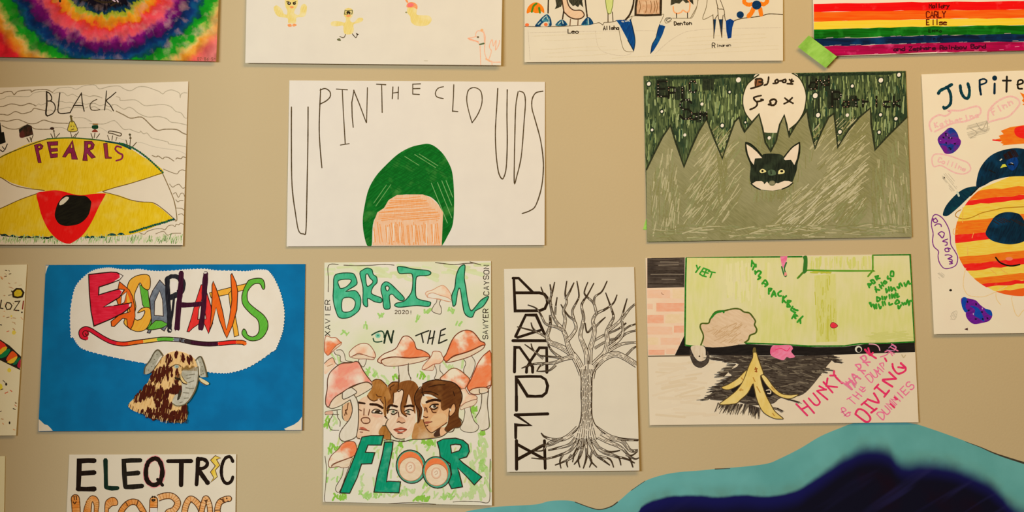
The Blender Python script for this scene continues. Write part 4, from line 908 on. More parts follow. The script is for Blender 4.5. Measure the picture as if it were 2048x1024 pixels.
p.fill('720,340 800,335 880,300 895,380 880,500 830,620 760,710 690,742 630,735 605,700 630,630 670,610 665,670 700,640 715,560 710,440', M('#b9b096', '#c6bda2', 80, (80, 400), c3='#a39a7e', blot=60), n=3); p.line('895,300 900,420 870,560 800,680 740,730 660,745 605,715', 1.6, M('#6a5d40'))
p.fill('660,670 690,560 705,590 690,660 672,678', M('#3c3626'))
for t in ('790,395 860,385', '770,435 815,425', '790,480 850,460', '760,540 800,545', '800,550 850,545', '730,595 790,600', '740,660 790,655', '690,710 720,700', '760,400 780,395'): p.line(t, 1.5, M('#7d745c'))
for t in ('430,160', '400,220', '385,270', '370,300', '335,340', '920,250', '940,300', '945,350', '930,390', '955,380'): p.line(t + ' ' + t, 1.4, M('#6a6048'))
for i in range(16): x = 715 + i * 11; p.line([(x, 300 + 14 * math.sin(i)), (x - 3, 345)], 1, M('#8a6a34'), smooth=False)
p.fill('690,390 710,400 740,450 775,480 770,498 735,490 700,450', M('#dcbc78')); p.line('690,390 695,440 730,488 770,498', 1.6, OL); p.line('710,400 740,450 775,482', 1.1, M('#6a4a20'))
p.fill('910,425 950,440 1015,480 1018,500 990,505 930,470', M('#d8c48e')); p.line('905,440 930,475 985,508', 1.8, M('#6a5330'))
p.fill('632,420 690,435 685,455 640,440', INK); p.ell(652, 300, 26, 18, M('#a6b2a0')); p.ell(655, 300, 12, 10, M('#7f8f80')); p.line('600,300 630,280 680,280 700,300', 1, M('#4a4030'))
p.build()

colour_gain(1.02)
# ---- mushrooms, three faces
p = Poster('poster', 'tall white poster of green letters, orange mushrooms and three brown haired faces', 'poster',
           [(649, 525), (982, 522), (984, 1010), (647, 1003)], gap=.001, lift=.0035, sx=.003)
p.paper(M((225, 213, 188), (216, 211, 170), 90, (12, 9), .42, .7, c3=(206, 209, 156), blot=8, b=(.52, .8), name='paper_with_pale_green_wash'))
PB = M('#4a3a26', '#5c4a32', 0, (300, 300)); GT = M('#46b280', '#38a472', 80, (60, 300), c3='#5cbc8e', blot=60, b=(.45, .75)); GO = M('#1c4028', '#264a30', 0, (300, 300)); GD2 = M('#12946a', '#0c8a60', 75, (50, 300), c3='#58b48c', blot=45, b=(.55, .8))
LG1, LG2 = M('#9cc460', '#a8cc74', 0, (200, 300)), M('#c0cf90', '#b8cc84', 0, (200, 300)); LG3 = M('#84b83c', '#90c04a', 0, (200, 300))
random.seed(5)
p.part('grass_drawing', 'loose green brush marks of grass', kind='stuff')
p.scrib([(650, 700), (982, 700), (982, 780), (650, 780)], 70, 40, 16, 4, [LG2], spread=40); p.scrib([(652, 870), (980, 880), (980, 1000), (652, 996)], -65, 130, 18, 3.6, [LG2, LG2, M('#c8cc84'), LG1], spread=35); p.scrib([(940, 820), (982, 820), (982, 1000), (940, 1000)], 80, 40, 26, 5, [LG2], spread=15); p.scrib([(652, 530), (980, 528), (980, 560), (652, 562)], 10, 40, 30, 7, [M('#cfd29a'), M('#d2d6a2')], spread=20)
for x, y, w, h, n_, m_ in ((692, 668, 14, 8, 3, LG1), (730, 650, 10, 8, 3, LG1), (757, 632, 18, 6, 4, LG1), (832, 636, 14, 10, 3, LG1), (856, 622, 14, 4, 4, LG1), (902, 620, 12, 8, 4, LG1), (918, 648, 12, 4, 3, LG1), (735, 742, 10, 10, 5, LG1), (750, 745, 4, 10, 3, LG1), (790, 755, 8, 8, 4, LG3), (840, 750, 16, 10, 8, LG3), (900, 735, 26, 6, 6, LG2), (655, 845, 8, 20, 8, LG3), (668, 895, 20, 14, 12, LG3), (668, 850, 14, 30, 6, LG2), (680, 992, 24, 10, 16, LG3), (740, 990, 40, 12, 20, LG1), (690, 960, 20, 20, 8, LG2), (800, 985, 60, 8, 14, LG2), (845, 996, 30, 5, 18, LG3), (895, 992, 22, 8, 10, LG1), (930, 990, 30, 8, 10, LG2), (860, 884, 30, 6, 14, LG3), (798, 888, 14, 5, 6, LG3), (965, 930, 12, 20, 14, LG1), (950, 960, 24, 30, 10, LG2), (948, 818, 10, 14, 10, LG3), (966, 864, 6, 6, 8, LG3), (970, 850, 6, 12, 6, LG1), (726, 960, 8, 20, 5, LG2), (770, 970, 12, 20, 5, LG2)):
    for _ in range(n_):
        cx0, cy0 = x + random.uniform(-.5, .5) * w, y + random.uniform(-.5, .5) * h; a = random.uniform(-.9, .9)
        p.line([(cx0 - 5 * a, cy0 + 3.5), (cx0, cy0 - .5), (cx0 + 4 * a, cy0 - 3.5)], random.uniform(1.8, 4.4), m_)
p.part('border_line', 'thin pen border')
p.F(644, 520, .13677); p.lines('92,465 95,280 97,78 240,65|320,75 480,82 700,78 860,65 960,65 1055,75', 1.2, PB)
p.part('border_line', 'thin pen border', new=True); p.F(814, 520, .13675); p.lines('415,38 520,50 640,65 760,62 860,50 990,45|920,28 1000,50 1080,72', 1.4, PB)
p.part('border_line', 'thin pen border', new=True); p.F(644, 860, .15139); p.lines('42,340 62,500 55,700 45,950 200,955 500,960', 1.1, PB); p.part('border_line', 'thin pen border', new=True)
p.F(814, 860, .15133); p.lines('-300,970 0,955 200,960 380,975|610,945 720,935 860,938 960,942 1085,940 1095,700 1100,380', 1.1, PB)
MC = M('#f08a58', '#ef7a46', 40, (60, 200), c3='#ecd6b4', blot=30, b=(.5, .62)); MP = M('#ee8a70', '#f09878', 40, (60, 200), c3='#e8d4b6', blot=24, b=(.44, .58)); ML_ = M('#eab088', '#eec098', 40, (60, 200), c3='#e6d2b0', blot=40, b=(.45, .6)); MU = M('#dcc09a', '#e2cba8', 20, (80, 300)); MW = M((222, 208, 180), (216, 202, 172), 80, (60, 200)); MO = M('#f0743c', '#ee8048', 30, (80, 300)); BO = M('#6a3018', '#7c3c20', 0, (300, 300))
def mush(k, cap, und, stem, capm=MC, o=BO, w=1.4):
    p.F(*k); p.part('mushroom_drawing', 'orange and white capped mushroom', new=True)
    if stem: 
        p.fill(stem, MW, n=3); p.line(stem, 1.1, PB)
    if und: p.fill(und, MU, n=3, edge=o, ew=w * .8)
    p.fill(cap, capm, n=3, edge=o, ew=w)
kc, kd, kb, kg, kj, kh = (644, 640, .14654), (810, 640, .14646), (814, 520, .13675), (644, 760, .1269), (900, 740, .14658), (644, 860, .15139)
mush(kb, '270,490 300,460 380,435 460,390 530,372 590,420 640,500 655,590 600,550 480,515 380,480 310,500 300,540', '300,545 380,560 480,570 560,600 640,610', '440,570 430,620 390,670 370,750 490,790 500,700 475,640 490,590', ML_, M('#c98a62'), 1)
mush(kc, '40,270 65,215 130,240 190,240 245,290 260,310 200,345 150,400 90,480 60,460 35,420', '90,480 150,400 250,300 265,330 180,400', '165,430 190,470 250,490 265,570 420,570 330,550 310,470 270,410 200,410', MC, M('#a85c38'), 1.3)
mush(kc, '380,490 375,440 440,370 520,325 600,318 660,350 720,440 728,510 640,495 510,455 440,480 395,505', '400,505 500,470 620,480 715,520 690,540 600,530 500,530', '515,470 518,520 500,560 560,640 600,580 612,490', ML_, M('#8c4a30'), 1.2)
p.F(*kc); p.fill('35,600 90,530 150,515 190,600 120,680 40,740', ML_, n=3); p.line('35,590 90,540 150,515 180,580 215,610', 1.1, PB); p.line('75,630 150,600', 1.4, M('#b9885c'))
# tall centre mushroom
mush(kc, '765,570 770,530 850,460 1000,395 1060,300 1110,225 1190,225 1260,300 1290,390 1360,410 1440,450 1475,500 1400,500 1200,515 1000,500 870,520 810,550 815,590', '812,560 870,525 1000,505 1200,520 1400,500 1475,505 1380,560 1200,600 1000,630 860,620', '1035,570 1050,700 1060,900 1040,960 1210,820 1185,740 1180,610', MC, BO, 1.5)
p.F(*kd); p.line('48,590 45,690 80,805', 1.3, PB)
# right side mushrooms
mush(kd, '235,660 260,610 340,520 370,470 385,430 440,425 490,440 510,490 530,530 480,590 400,600 300,660 245,675', '245,678 300,660 400,600 400,640 380,685 320,685', '395,600 430,680 425,740 405,800 480,800 520,740 480,690 480,610', ML_, M('#a0583c'), 1.2)
mush(kd, '530,510 560,470 590,400 640,280 700,200 780,150 860,138 930,165 990,230 1030,285 1085,310 1090,345 1050,345 900,415 780,455 660,490 580,560 540,550', '560,570 660,500 780,460 900,420 1060,345 1085,360 1040,410 900,490 790,530 660,565 580,580', '790,520 830,590 800,700 880,800 960,600 905,480 880,430', MC, BO, 1.7)
mush(kd, '480,800 540,740 620,670 690,658 760,690 820,740 880,800 870,850 800,950 720,900 560,850', None, None, MC, M('#7c4a28'), 1.5)
mush(kd, '1175,450 1110,452 1050,510 990,600 940,720 890,830 850,910 870,960 900,990 960,930 1080,915 1175,890', None, None, MC, M('#8c3a1c'), 1.6)
mush(kj, '145,285 170,255 210,250 240,300 270,330 350,345 370,390 300,410 200,450 140,485', '140,485 200,450 300,410 370,400 350,460 300,490 200,520 150,540', '185,500 205,570 180,700 140,780 180,830 290,850 370,820 390,760 330,690 290,580 275,490', ML_, M('#8c5a40'), 1.2)
p.F(*kj); p.fill('265,300 300,260 380,238 500,238 520,290 420,325 330,330', MU, edge=BO, ew=1.5, n=3); p.fill('410,320 520,300 510,450 525,600 535,760 500,805 430,820 360,650 400,560 430,440', MW, n=3); p.lines('400,255 415,320 520,300|520,240 525,300 510,450 525,600 535,760 500,805 430,825|435,325 430,440 400,560 345,650', 1.4, PB); p.line('500,225 560,205', 1.6, BO)
# left big mushroom
mush(kg, '110,420 105,380 160,300 320,200 470,115 620,50 720,35 785,80 780,130 600,240 430,320 300,400 180,445 130,440', None, '330,200 345,300 400,285 450,300 475,400 480,500 450,600 380,690 310,780 275,870 300,940 360,965 480,930 545,880 575,780 575,420 550,300 500,225 545,185 475,120', M('#e2ccaa', '#dcc29c', 30, (60, 200)), PB, 1.3)
p.F(*kc); p.fill('78,820 110,720 190,640 270,592 400,582 490,568 560,680 620,770 685,850 680,875 623,845 520,862 390,914 277,988 190,1044 130,1110 95,1183 69,1174 52,1131 56,1044 75,930', MP, n=3, edge=M('#5c3620'), ew=1.6)
p.F(*kg)
p.fill('330,200 345,300 500,228 548,185 475,118', MW, n=2)
p.fill('400,285 450,300 475,400 480,500 450,600 380,690 310,780 275,870 300,940 360,965 480,930 545,880 575,780 575,420 550,300 500,225', MW, n=3)
p.lines('500,225 550,300 575,420 575,780 545,880 480,930 360,965', 1.5, PB)
p.lines('325,200 340,300 500,230 550,185 470,115|325,400 322,560 345,620 400,650', 1.4, PB); p.fill('335,410 440,345 470,420 465,540 400,645 340,600', M('#d8a878')); p.lines('415,360 400,470|370,470 395,540|390,460 360,555', 1.6, M('#5a3418'))
p.line('445,310 475,400 478,500 440,610 380,690 310,780 275,870 300,940 360,965', 1.5, PB)
p.lines('55,540 60,500 160,480 300,460|60,540 270,540|165,490 175,540 120,640 110,700 150,780 270,790|240,470 250,580 290,650 285,730', 1.2, PB); p.fill('65,500 165,485 165,535 60,535', M('#d6a888'))
mush(kh, '95,480 90,420 130,330 220,250 260,190 330,150 420,150 455,200 460,300 400,350 260,400 140,450 130,490', '130,490 160,450 280,400 400,360 380,420 360,480 270,495 220,480', '300,400 285,500 270,600 190,740 190,800 240,800 330,560 360,480', MC, M('#7c4a30'), 1.3)
p.part('face_drawing', 'left face with light brown hair')
SKN = M('#e4bc92', '#dcae82', 60, (50, 200), c3='#e6c8a4', blot=30, b=(.4, .7)); SK2_ = M('#e8cba8', '#e0be98', 60, (50, 200), c3='#d8a880', blot=24, b=(.55, .8)); SK3_ = M('#d49a62', '#dba872', 60, (50, 200), c3='#e0b888', blot=26, b=(.45, .7))
HR1 = M('#b07434', '#9c6226', 70, (50, 300), c3='#c08a4c', blot=40, b=(.5, .75)); HR2 = M('#8c5424', '#7a441a', 70, (50, 300), c3='#a86a34', blot=36, b=(.5, .75)); HR3 = M('#6c3e1a', '#5a3014', 30, (50, 250), c3='#94602e', blot=24, b=(.5, .72)); DKB = M('#3a2010', '#2c180c', 0, (200, 200)); LIP = M('#b4583c', '#c0684a', 0, (200, 300)); BLS = M('#e2ac88', '#e4b692', 30, (80, 200))
ke, kf = (700, 750, .13667), (800, 750, .1367)
p.F(*ke)
p.fill('130,380 260,300 420,330 520,330 560,500 520,740 480,860 330,890 170,900 140,935 100,910 125,760 125,500', SKN, n=3)
p.fill('400,640 500,560 520,700 440,800 380,780', SK2_); p.fill('330,570 480,590 440,620 350,610', BLS); p.fill('190,570 265,600 285,670 210,690', M('#dcae84', '#e0b68e', 0, (60, 100)))
p.fill('420,850 460,760 520,730 570,800 600,930 500,930', HR1, n=3)
p.fill('250,300 330,180 325,90 380,65 450,75 530,140 580,230 620,330 600,430 545,440 530,620 495,560 485,420 440,340 360,375 290,350', HR1, n=3)
p.lines('330,90 380,62 450,70 510,120 545,160|260,300 290,350 350,378 410,360|385,280 410,310 460,315|510,320 525,420 515,560 530,630|440,350 490,420', 1.7, M('#5c3416'))
p.lines('125,400 220,415', 4, DKB); p.lines('300,425 400,435 480,480', 5, DKB); p.lines('320,540 360,500 420,505 475,555|330,550 400,555 470,565', 1.8, DKB); p.fill('360,545 395,510 440,530 430,560', INK); p.ell(350, 535, 18, 10, M('#e6dcc0'), n=10); p.ell(450, 545, 16, 9, M('#d9cfb4'), n=10)
p.lines('130,500 170,520|210,490 205,585|290,500 272,585|165,655 190,625 270,625 295,665 270,700 200,700 165,655', 1.8, M('#6a3a22')); p.fill('140,770 200,760 270,810 200,805', LIP); p.lines('140,790 210,800 285,815|150,830 190,835', 1.5, M('#7c3a28'))
p.line('125,400 130,560 120,760 100,900 150,930', 1.5, PB)
p.part('face_drawing', 'middle face with parted brown hair')
p.fill('560,600 640,380 640,260 720,220 880,250 960,420 960,640 930,800 860,900 760,935 660,910 600,850 540,740 520,700', SK2_, n=3)
p.fill('690,640 740,600 800,640 815,690 750,700 690,690', M('#d09a70', '#d8a67e', 0, (100, 200)))
p.fill('545,470 560,380 600,330 570,220 560,170 620,110 700,100 720,110 790,85 880,75 960,110 1010,200 1000,330 960,400 960,560 930,520 900,380 860,280 830,420 800,520 840,600 800,590 755,520 745,420 780,300 770,220 720,215 690,245 640,280 635,420 590,460 560,560', HR2, n=3)
p.lines('720,0 705,215|560,160 620,105 700,100|690,215 715,240 760,205|760,205 785,240 770,340 745,450 760,550 830,605|640,260 635,400|600,220 590,180 650,140|850,290 820,400', 1.7, M('#4c2a12')); p.line('560,470 600,440 690,460', 4.6, DKB); p.line('800,460 880,445 930,455', 4.4, DKB)
p.lines('540,520 620,500 700,525|600,560 640,575 690,545|800,530 870,500 930,520|820,560 880,575', 2, DKB); p.ell(635, 535, 26, 24, M('#8a9274')); p.ell(635, 533, 10, 11, INK, n=10); p.ell(855, 535, 25, 22, M('#868c70')); p.ell(855, 533, 10, 10, INK, n=10)
p.lines('710,540 718,610|690,690 720,680 760,700 800,690', 1.7, M('#5a3420')); p.fill('640,795 700,770 760,760 840,795 760,845 700,840', LIP); p.fill('700,800 760,795 790,810 740,822', M('#e8d6bc')); p.lines('640,795 700,800 830,795|700,850 770,850', 1.5, M('#6a3424'))
p.lines('595,590 530,700 540,760 600,850 660,915 740,935 800,930|480,740 530,735|600,860 598,935|500,950 600,945 700,965 800,960', 1.6, PB)
p.fill('540,560 600,560 580,640 545,620', M('#e6cfae')); p.line('545,480 550,560', 2, DKB); p.line('510,600 545,630', 2, DKB)
p.part('face_drawing', 'right face in three-quarter profile with dark brown hair')
p.F(*kf)
p.fill('180,930 200,780 230,700 330,640 400,760 480,850 600,760 700,800 690,850 560,905 350,935', M('#c08a4e', '#b47c42', 30, (40, 150), c3='#dcc49c', blot=22, b=(.55, .75)), n=3)
p.fill('310,340 420,310 600,380 720,480 700,620 690,700 600,760 460,838 400,790 360,720 345,650 340,600 350,500 320,440', SK3_, n=3)
p.fill('310,330 370,310 410,370 380,420 320,410', M('#e2c8a0')); p.fill('440,400 560,410 570,480 520,560 460,520', M('#bf8854', '#c89460', 0, (100, 200))); p.fill('480,600 640,560 680,640 560,740 440,740', M('#dcb07c', '#e0b884', 0, (60, 100)))
p.fill('500,850 590,770 595,880 510,900', M('#4a3020')); p.fill('590,790 660,760 700,820 650,880 595,880', M('#e2b080'))
p.fill('300,190 340,130 420,90 530,68 640,80 760,105 850,170 895,260 900,360 870,480 860,600 900,690 870,760 800,770 700,830 650,790 700,700 710,560 720,480 640,520 600,480 590,380 500,310 420,280 340,290 300,420 330,500 300,660 260,700 250,560 225,420 215,320 250,240', HR3, n=3)
p.lines('300,170 250,230 215,320 230,430 290,530 275,640 260,700|310,260 380,240 480,250 560,290|330,130 420,88 530,68 640,80 760,100 850,160 905,270 905,360 870,450|420,175 540,145 660,140|780,240 800,300|330,190 325,240 350,300', 1.7, M('#321a0c'))
p.fill('720,560 760,440 800,420 815,480 800,540 740,600', SK3_, edge=M('#4a2612'), ew=1.5); p.line('735,495 740,515', 2, M('#d9cbb0'))
p.line('390,395 440,375 520,360 590,375', 5, DKB); p.lines('435,470 480,430 560,425|450,490 500,500 550,470', 2.4, DKB); p.ell(495, 460, 40, 24, M('#ddd0b4'), n=12); p.ell(505, 455, 24, 22, INK, n=12); p.ell(495, 452, 7, 6, M('#d9cbb0'), n=8)
p.lines('460,490 480,540 530,545|370,470 365,520|390,480 400,540|345,600 380,620 410,610|355,690 400,690 470,680|380,745 410,730', 1.8, M('#5a2c14')); p.fill('360,685 400,675 470,682 420,705 370,710', M('#9a5038')); p.lines('345,650 355,700 400,790 460,840 520,810 690,690', 1.5, M('#5c3418'))
p.lines('-10,960 60,970 180,940 350,935 560,910 640,880 700,830|860,620 900,660 910,700 870,760 800,770|660,790 700,830 770,820 800,770', 1.6, PB)
p.part('title_lettering', 'green bubble title lettering')
p.F(644, 520, .13677)
p.fill('180,240 260,195 420,190 480,220 515,330 480,380 350,460 480,445 540,500 570,580 550,720 470,800 380,845 260,845 210,760 165,580 170,400', GT, holes=['240,300 390,280 430,310 360,390 280,415 255,390', '300,575 390,545 460,570 490,630 460,720 380,760 295,740'], edge=GO, ew=1.6, n=3)
p.fill('555,200 590,150 660,118 730,140 750,210 800,250 805,330 750,390 725,490 860,550 880,600 850,625 760,605 670,560 670,670 640,680 600,620 600,400', GT, holes=['640,220 670,205 700,260 745,310 720,355 665,385 645,320'], edge=GO, ew=1.6, n=3)
p.fill('870,380 900,335 940,318 1000,345 1100,440 1195,540 1200,580 1150,595 1080,550 1030,500 985,530 1000,690 960,718 905,700 890,560 865,450', GT, holes=['930,390 965,380 985,410 965,450 940,440'], edge=GO, ew=1.6, n=3)
p.F(814, 520, .13675)
p.fill('-140,120 -120,95 -20,105 80,130 280,150 345,175 340,210 280,228 160,235 130,300 130,520 190,580 330,610 345,640 310,680 150,665 0,680 -120,690 -180,665 -150,630 -40,600 50,500 80,400 80,215 0,195 -110,195', GT, edge=GO, ew=1.7, n=3)
p.fill('655,520 700,400 720,230 770,110 830,70 850,100 838,260 860,400 890,600 930,735 980,710 1080,590 1180,530 1185,565 1110,680 1000,745 960,830 900,830 840,770 810,620 775,415 740,470 715,640 680,675 668,640', GT, edge=GO, ew=1.7, n=3)
p.part('lettering', 'black brush words under the title')
p.F(644, 640, .14654); p.lines('680,205 740,170 810,150 845,180 850,240|700,250 715,290 760,300 820,290', 2.2, GO); p.ell(765, 212, 36, 34, M('#7fc09c')); p.ell(765, 212, 14, 14, M('#3f8f68')); p.lines('850,315 870,210 895,145|895,145 920,230 950,310|950,310 960,220 978,145', 3, M('#23301f'))
p.part('lettering', 'black brush word', new=True)
p.F(810, 640, .14646); p.lines('145,215 230,180 325,145|225,185 250,305|350,145 310,320|405,150 370,330|325,255 395,235|490,145 460,320|490,145 555,115|480,215 545,195|460,320 575,268', 2.4, M('#2c2a1e'))
p.part('lettering', 'small year in pen', new=True)
p.F(); p.text('2020!', 790, 621, 6.5, 7.4, PB, 1.1, wid=.7)
p.part('lettering', 'upright handwritten name on the left edge', new=True); p.text('XAVIER', 651, 671, 9.5, 12.6, INK, 1.3, ang=-90, wid=.85); p.part('lettering', 'upright handwritten names on the right edge', new=True); p.text('SAWYER', 966, 678, 10, 10.6, INK, 1.3, ang=-90, wid=.7); p.text('CAYSON', 967.5, 590, 10, 10.6, INK, 1.3, ang=-90, wid=.7)
p.part('title_lettering', 'dark green block lettering at the bottom', new=True)
p.F(644, 860, .15139)
p.fill('530,90 650,70 815,70 785,195 610,195 575,290 700,295 660,440 525,445 470,620 370,830 240,825 330,600 440,330 480,230', GD2, smooth=False, edge=INK, ew=1.8)
p.fill('830,155 940,155 930,260 870,560 855,680 880,670 1040,680 1020,825 690,815 730,600 800,320', GD2, smooth=False, edge=INK, ew=1.8)
p.F(814, 860, .15133)
for cx0, cy0, rx0, ry0, a in ((55, 480, 195, 222, -12), (395, 555, 185, 210, -14)):
    cx0 -= 0
    p.ell(cx0, cy0, rx0, ry0, M('#5aa684', '#3f9470', 0, (80, 200)), rot=a, n=28, edge=INK, ew=1.6); p.ell(cx0 - 5, cy0 - 10, rx0 - 30, ry0 - 30, MO, rot=a, n=28); p.ell(cx0 - 2, cy0 + 32, rx0 - 40, ry0 - 66, M('#e6cda8', '#e0c49c', 0, (80, 200)), rot=a, n=28, edge=M('#b86c40'), ew=1)
    p.ell(cx0 - 8, cy0 + 10, 62, 72, M('#e0b894'), n=20, edge=M('#d0a07c'), ew=1); p.ell(cx0 - 8, cy0 + 8, 44, 56, M('#e6d0ae'), n=20); p.lines(' '.join(f'{cx0 + x},{cy0 + y}' for x, y in ((-30, 0), (0, -20), (10, 10), (-20, 30))), 1, M('#c49a78'))
p.fill('400,155 480,115 640,103 740,130 810,190 825,280 790,350 690,380 740,430 990,615 890,720 780,600 670,495 690,560 735,745 590,770 550,690 590,580 570,440 440,350 430,260', GD2, smooth=False, holes=['575,195 640,183 710,190 720,220 690,270 590,300'], edge=INK, ew=1.8)
p.build()

colour_gain(1.04)
# ---- bare tree with vertical letters
p = Poster('poster', 'white poster of a bare ink tree with roots beside bold black letters', 'poster',
           [(1008, 538), (1268, 534), (1278, 940), (1014, 943)], gap=.001, lift=.005, sx=.008)
p.paper(paper_mat((219, 206, 178)))
TI = M('#3a2c1c', '#4a3a28', 0, (300, 300), name='brown_ink'); TF = M((218, 204, 176), (213, 197, 168), 0, (60, 60)); BLK = M('#24170c', '#2c1e12', 0, (200, 200), name='black_marker')
random.seed(21)
p.part('title_lettering', 'bold black angular letters in a column')
p.F(1005, 535, .13672)
p.lines('165,160 185,635 540,632 620,600 655,520 650,440 610,390 540,370 190,370|150,155 235,155 440,360', 5.8, BLK, smooth=False)
p.lines('190,1010 340,695 490,695 640,1030', 5.8, BLK, smooth=False); p.line('215,1025 560,915', 5.8, BLK, smooth=False)
p.F(1005, 670, .13672); p.line('150,82 660,82', 5.8, BLK, smooth=False)
p.lines('175,540 180,180 250,180 400,390 540,185 645,185 648,545|400,400 355,470 350,545|400,400 440,470 440,545', 5.8, BLK, smooth=False)
p.lines('205,1075 200,610 400,603 560,605 630,650 660,740 640,840 580,890 480,895 365,890 215,650', 5.8, BLK, smooth=False)
p.F(1005, 800, .14652); p.lines('190,-60 190,140|170,200 620,185|175,200 380,340 180,335 180,515|190,548 192,940|572,548 582,930|200,600 570,800|205,805 560,610', 6.0, BLK, smooth=False)
p.part('tree_drawing', 'ink tree with twisting branches and roots')
K = .41968; p.F(1000, 520, K)
def br(t, w0, w1, dn=1): p.tube(t, w0 * K, w1 * K, TF, TI, 1.15, TI, dn, .8, cap=False)
_t = p.tube
def br(t, w0, w1, dn=1):
    _t(t, w0, w1, TF, None, cap=False)
    q = catmull(P(t), False, 5); m = len(q)
    for sgn in (-1, 1):
        L2 = []
        for i in range(m):
            a, b_ = q[max(i - 1, 0)], q[min(i + 1, m - 1)]; dx, dy = b_[0] - a[0], b_[1] - a[1]; l = math.hypot(dx, dy) or 1
            k = (w0 + (w1 - w0) * i / (m - 1)) / 2 * sgn; L2.append((q[i][0] - dy / l * k, q[i][1] + dx / l * k))
        p.line(L2, 1.15, TI, smooth=False)
    _t(t, w0, w1, None, None, dash=TI, dn=dn, dw=.85)
    if w1 <= 3: p.line(q[-6:], 1.7, TI, smooth=False, taper=(1, .4))
# twigs behind
br('225,370 180,345 130,330 82,318', 10, 2); br('175,345 155,322 148,298', 8, 2)
br('205,470 160,432 118,402', 9, 2); br('160,432 152,415 148,398', 6, 2)
br('262,260 266,215 272,178', 9, 2); br('245,215 212,170 195,128', 8, 2)
br('530,395 600,325 645,305', 9, 5); br('560,385 600,350 648,335', 10, 6); br('430,395 490,360 560,330 600,300', 10, 5)
br('520,430 580,400 648,392', 16, 7); br('600,455 628,425 648,412', 10, 5); br('450,420 510,385 560,372', 10, 6)
br('455,318 480,292 502,272', 9, 2); br('440,320 415,345 405,300', 8, 3)
# right limbs
br('430,560 445,505 475,470 500,440 512,390 508,345 525,305 540,270 526,220 503,156', 36, 2, 2)
br('440,520 490,470 545,448 590,462 650,500', 30, 24, 3)
br('515,335 560,300 580,272 590,235 605,184', 15, 2); br('582,280 615,235 642,210', 10, 6); br('520,415 570,375 585,340 580,290', 16, 9)
# middle
br('425,505 428,430 442,380 450,330 442,290 460,255 500,235 540,205 557,166', 26, 2, 2); br('460,258 445,205 410,172 402,150 418,106', 10, 2); br('447,208 452,175 485,150 510,100', 9, 2)
br('412,530 412,450 396,400 382,360 392,310 398,270 388,220 400,190 415,170 447,110', 24, 2, 2)
# left limbs
br('395,545 372,490 345,450 310,425 270,405 235,390 224,360 236,325 240,295 238,262', 36, 7, 3)
br('345,450 325,410 315,370 298,330 265,290 246,240 240,190 250,150 260,106', 24, 2, 2); br('246,170 242,140 238,116', 8, 2)
br('318,385 345,355 362,320 350,278 345,240 362,205 376,170 366,100', 16, 2); br('352,285 322,262 290,212', 9, 2)
br('300,335 310,285 302,240 318,200 310,160 318,100', 15, 2); br('312,185 332,150 352,108', 10, 2)
br('300,335 265,318 218,304 195,262 172,230 133,214', 12, 2)
br('350,458 300,472 250,490 160,495 103,515', 22, 2, 2); br('300,472 270,452 245,430 228,402', 12, 4); br('265,500 232,526 180,530', 10, 2); br('215,492 190,505 175,530', 8, 2); br('290,465 240,460 190,455', 9, 3)
# roots
br('372,800 320,842 270,856 215,842 196,823', 26, 2, 2); br('270,856 230,870 205,905 160,908', 9, 2); br('300,850 240,880 200,880 155,905', 10, 2)
br('380,815 335,875 270,895 230,905', 18, 4, 2); br('385,830 340,900 290,925 220,945 150,942', 16, 2, 2); br('390,845 350,930 300,960 262,975', 14, 2); br('340,925 318,960 322,985', 8, 2); br('300,925 285,955 290,990', 8, 2)
br('450,800 520,842 580,860 620,905 655,905', 30, 8, 3); br('560,848 600,853 658,855', 12, 6); br('560,850 600,855 655,858', 10, 4); br('442,825 510,862 572,890 612,932 632,985', 24, 3, 2); br('590,905 620,930 652,912', 9, 2); br('600,925 640,945 660,940', 9, 2)
br('432,840 480,905 545,932 600,945 640,965', 18, 3, 2); br('470,890 520,912 570,905', 9, 3); br('500,915 560,935 575,975', 10, 2); br('420,855 452,920 495,955 522,975', 16, 2, 2); br('455,930 520,945 540,985', 9, 2); br('440,905 430,950 460,985', 9, 2)
br('400,850 382,930 352,972', 14, 2); br('385,910 372,950 380,985', 8, 2); br('406,850 412,930 396,990', 15, 2, 2); br('414,925 435,955 425,985', 8, 2); br('392,890 360,905 345,960', 8, 2)
p.fill('378,790 384,700 384,600 378,540 400,500 440,500 450,540 438,600 437,700 446,775 480,820 450,850 410,835 380,850 350,835', TF, n=3)
p.lines('362,490 380,530 386,570 385,640 388,700 383,760 370,800 345,825|468,490 446,530 438,570 437,640 436,700 440,750 458,790 500,828|408,505 403,540|420,480 418,540', 1.5, TI)
for j in range(9):
    x0 = 388 + j * 5.7; y = 520
    while y < 850:
        e = y + random.uniform(14, 42); sp = lambda yy: x0 + (x0 - 411) * (max(0, yy - 740) / 110) ** 1.4 * 1.1 + (x0 - 411) * (max(0, 560 - yy) / 50) * .5 + random.uniform(-1, 1)
        p.line([(sp(y), y), (sp((y + e) / 2), (y + e) / 2), (sp(e), e)], 1.0, TI, smooth=False); y = e + random.uniform(4, 9)
p.build()

colour_gain(1.1)
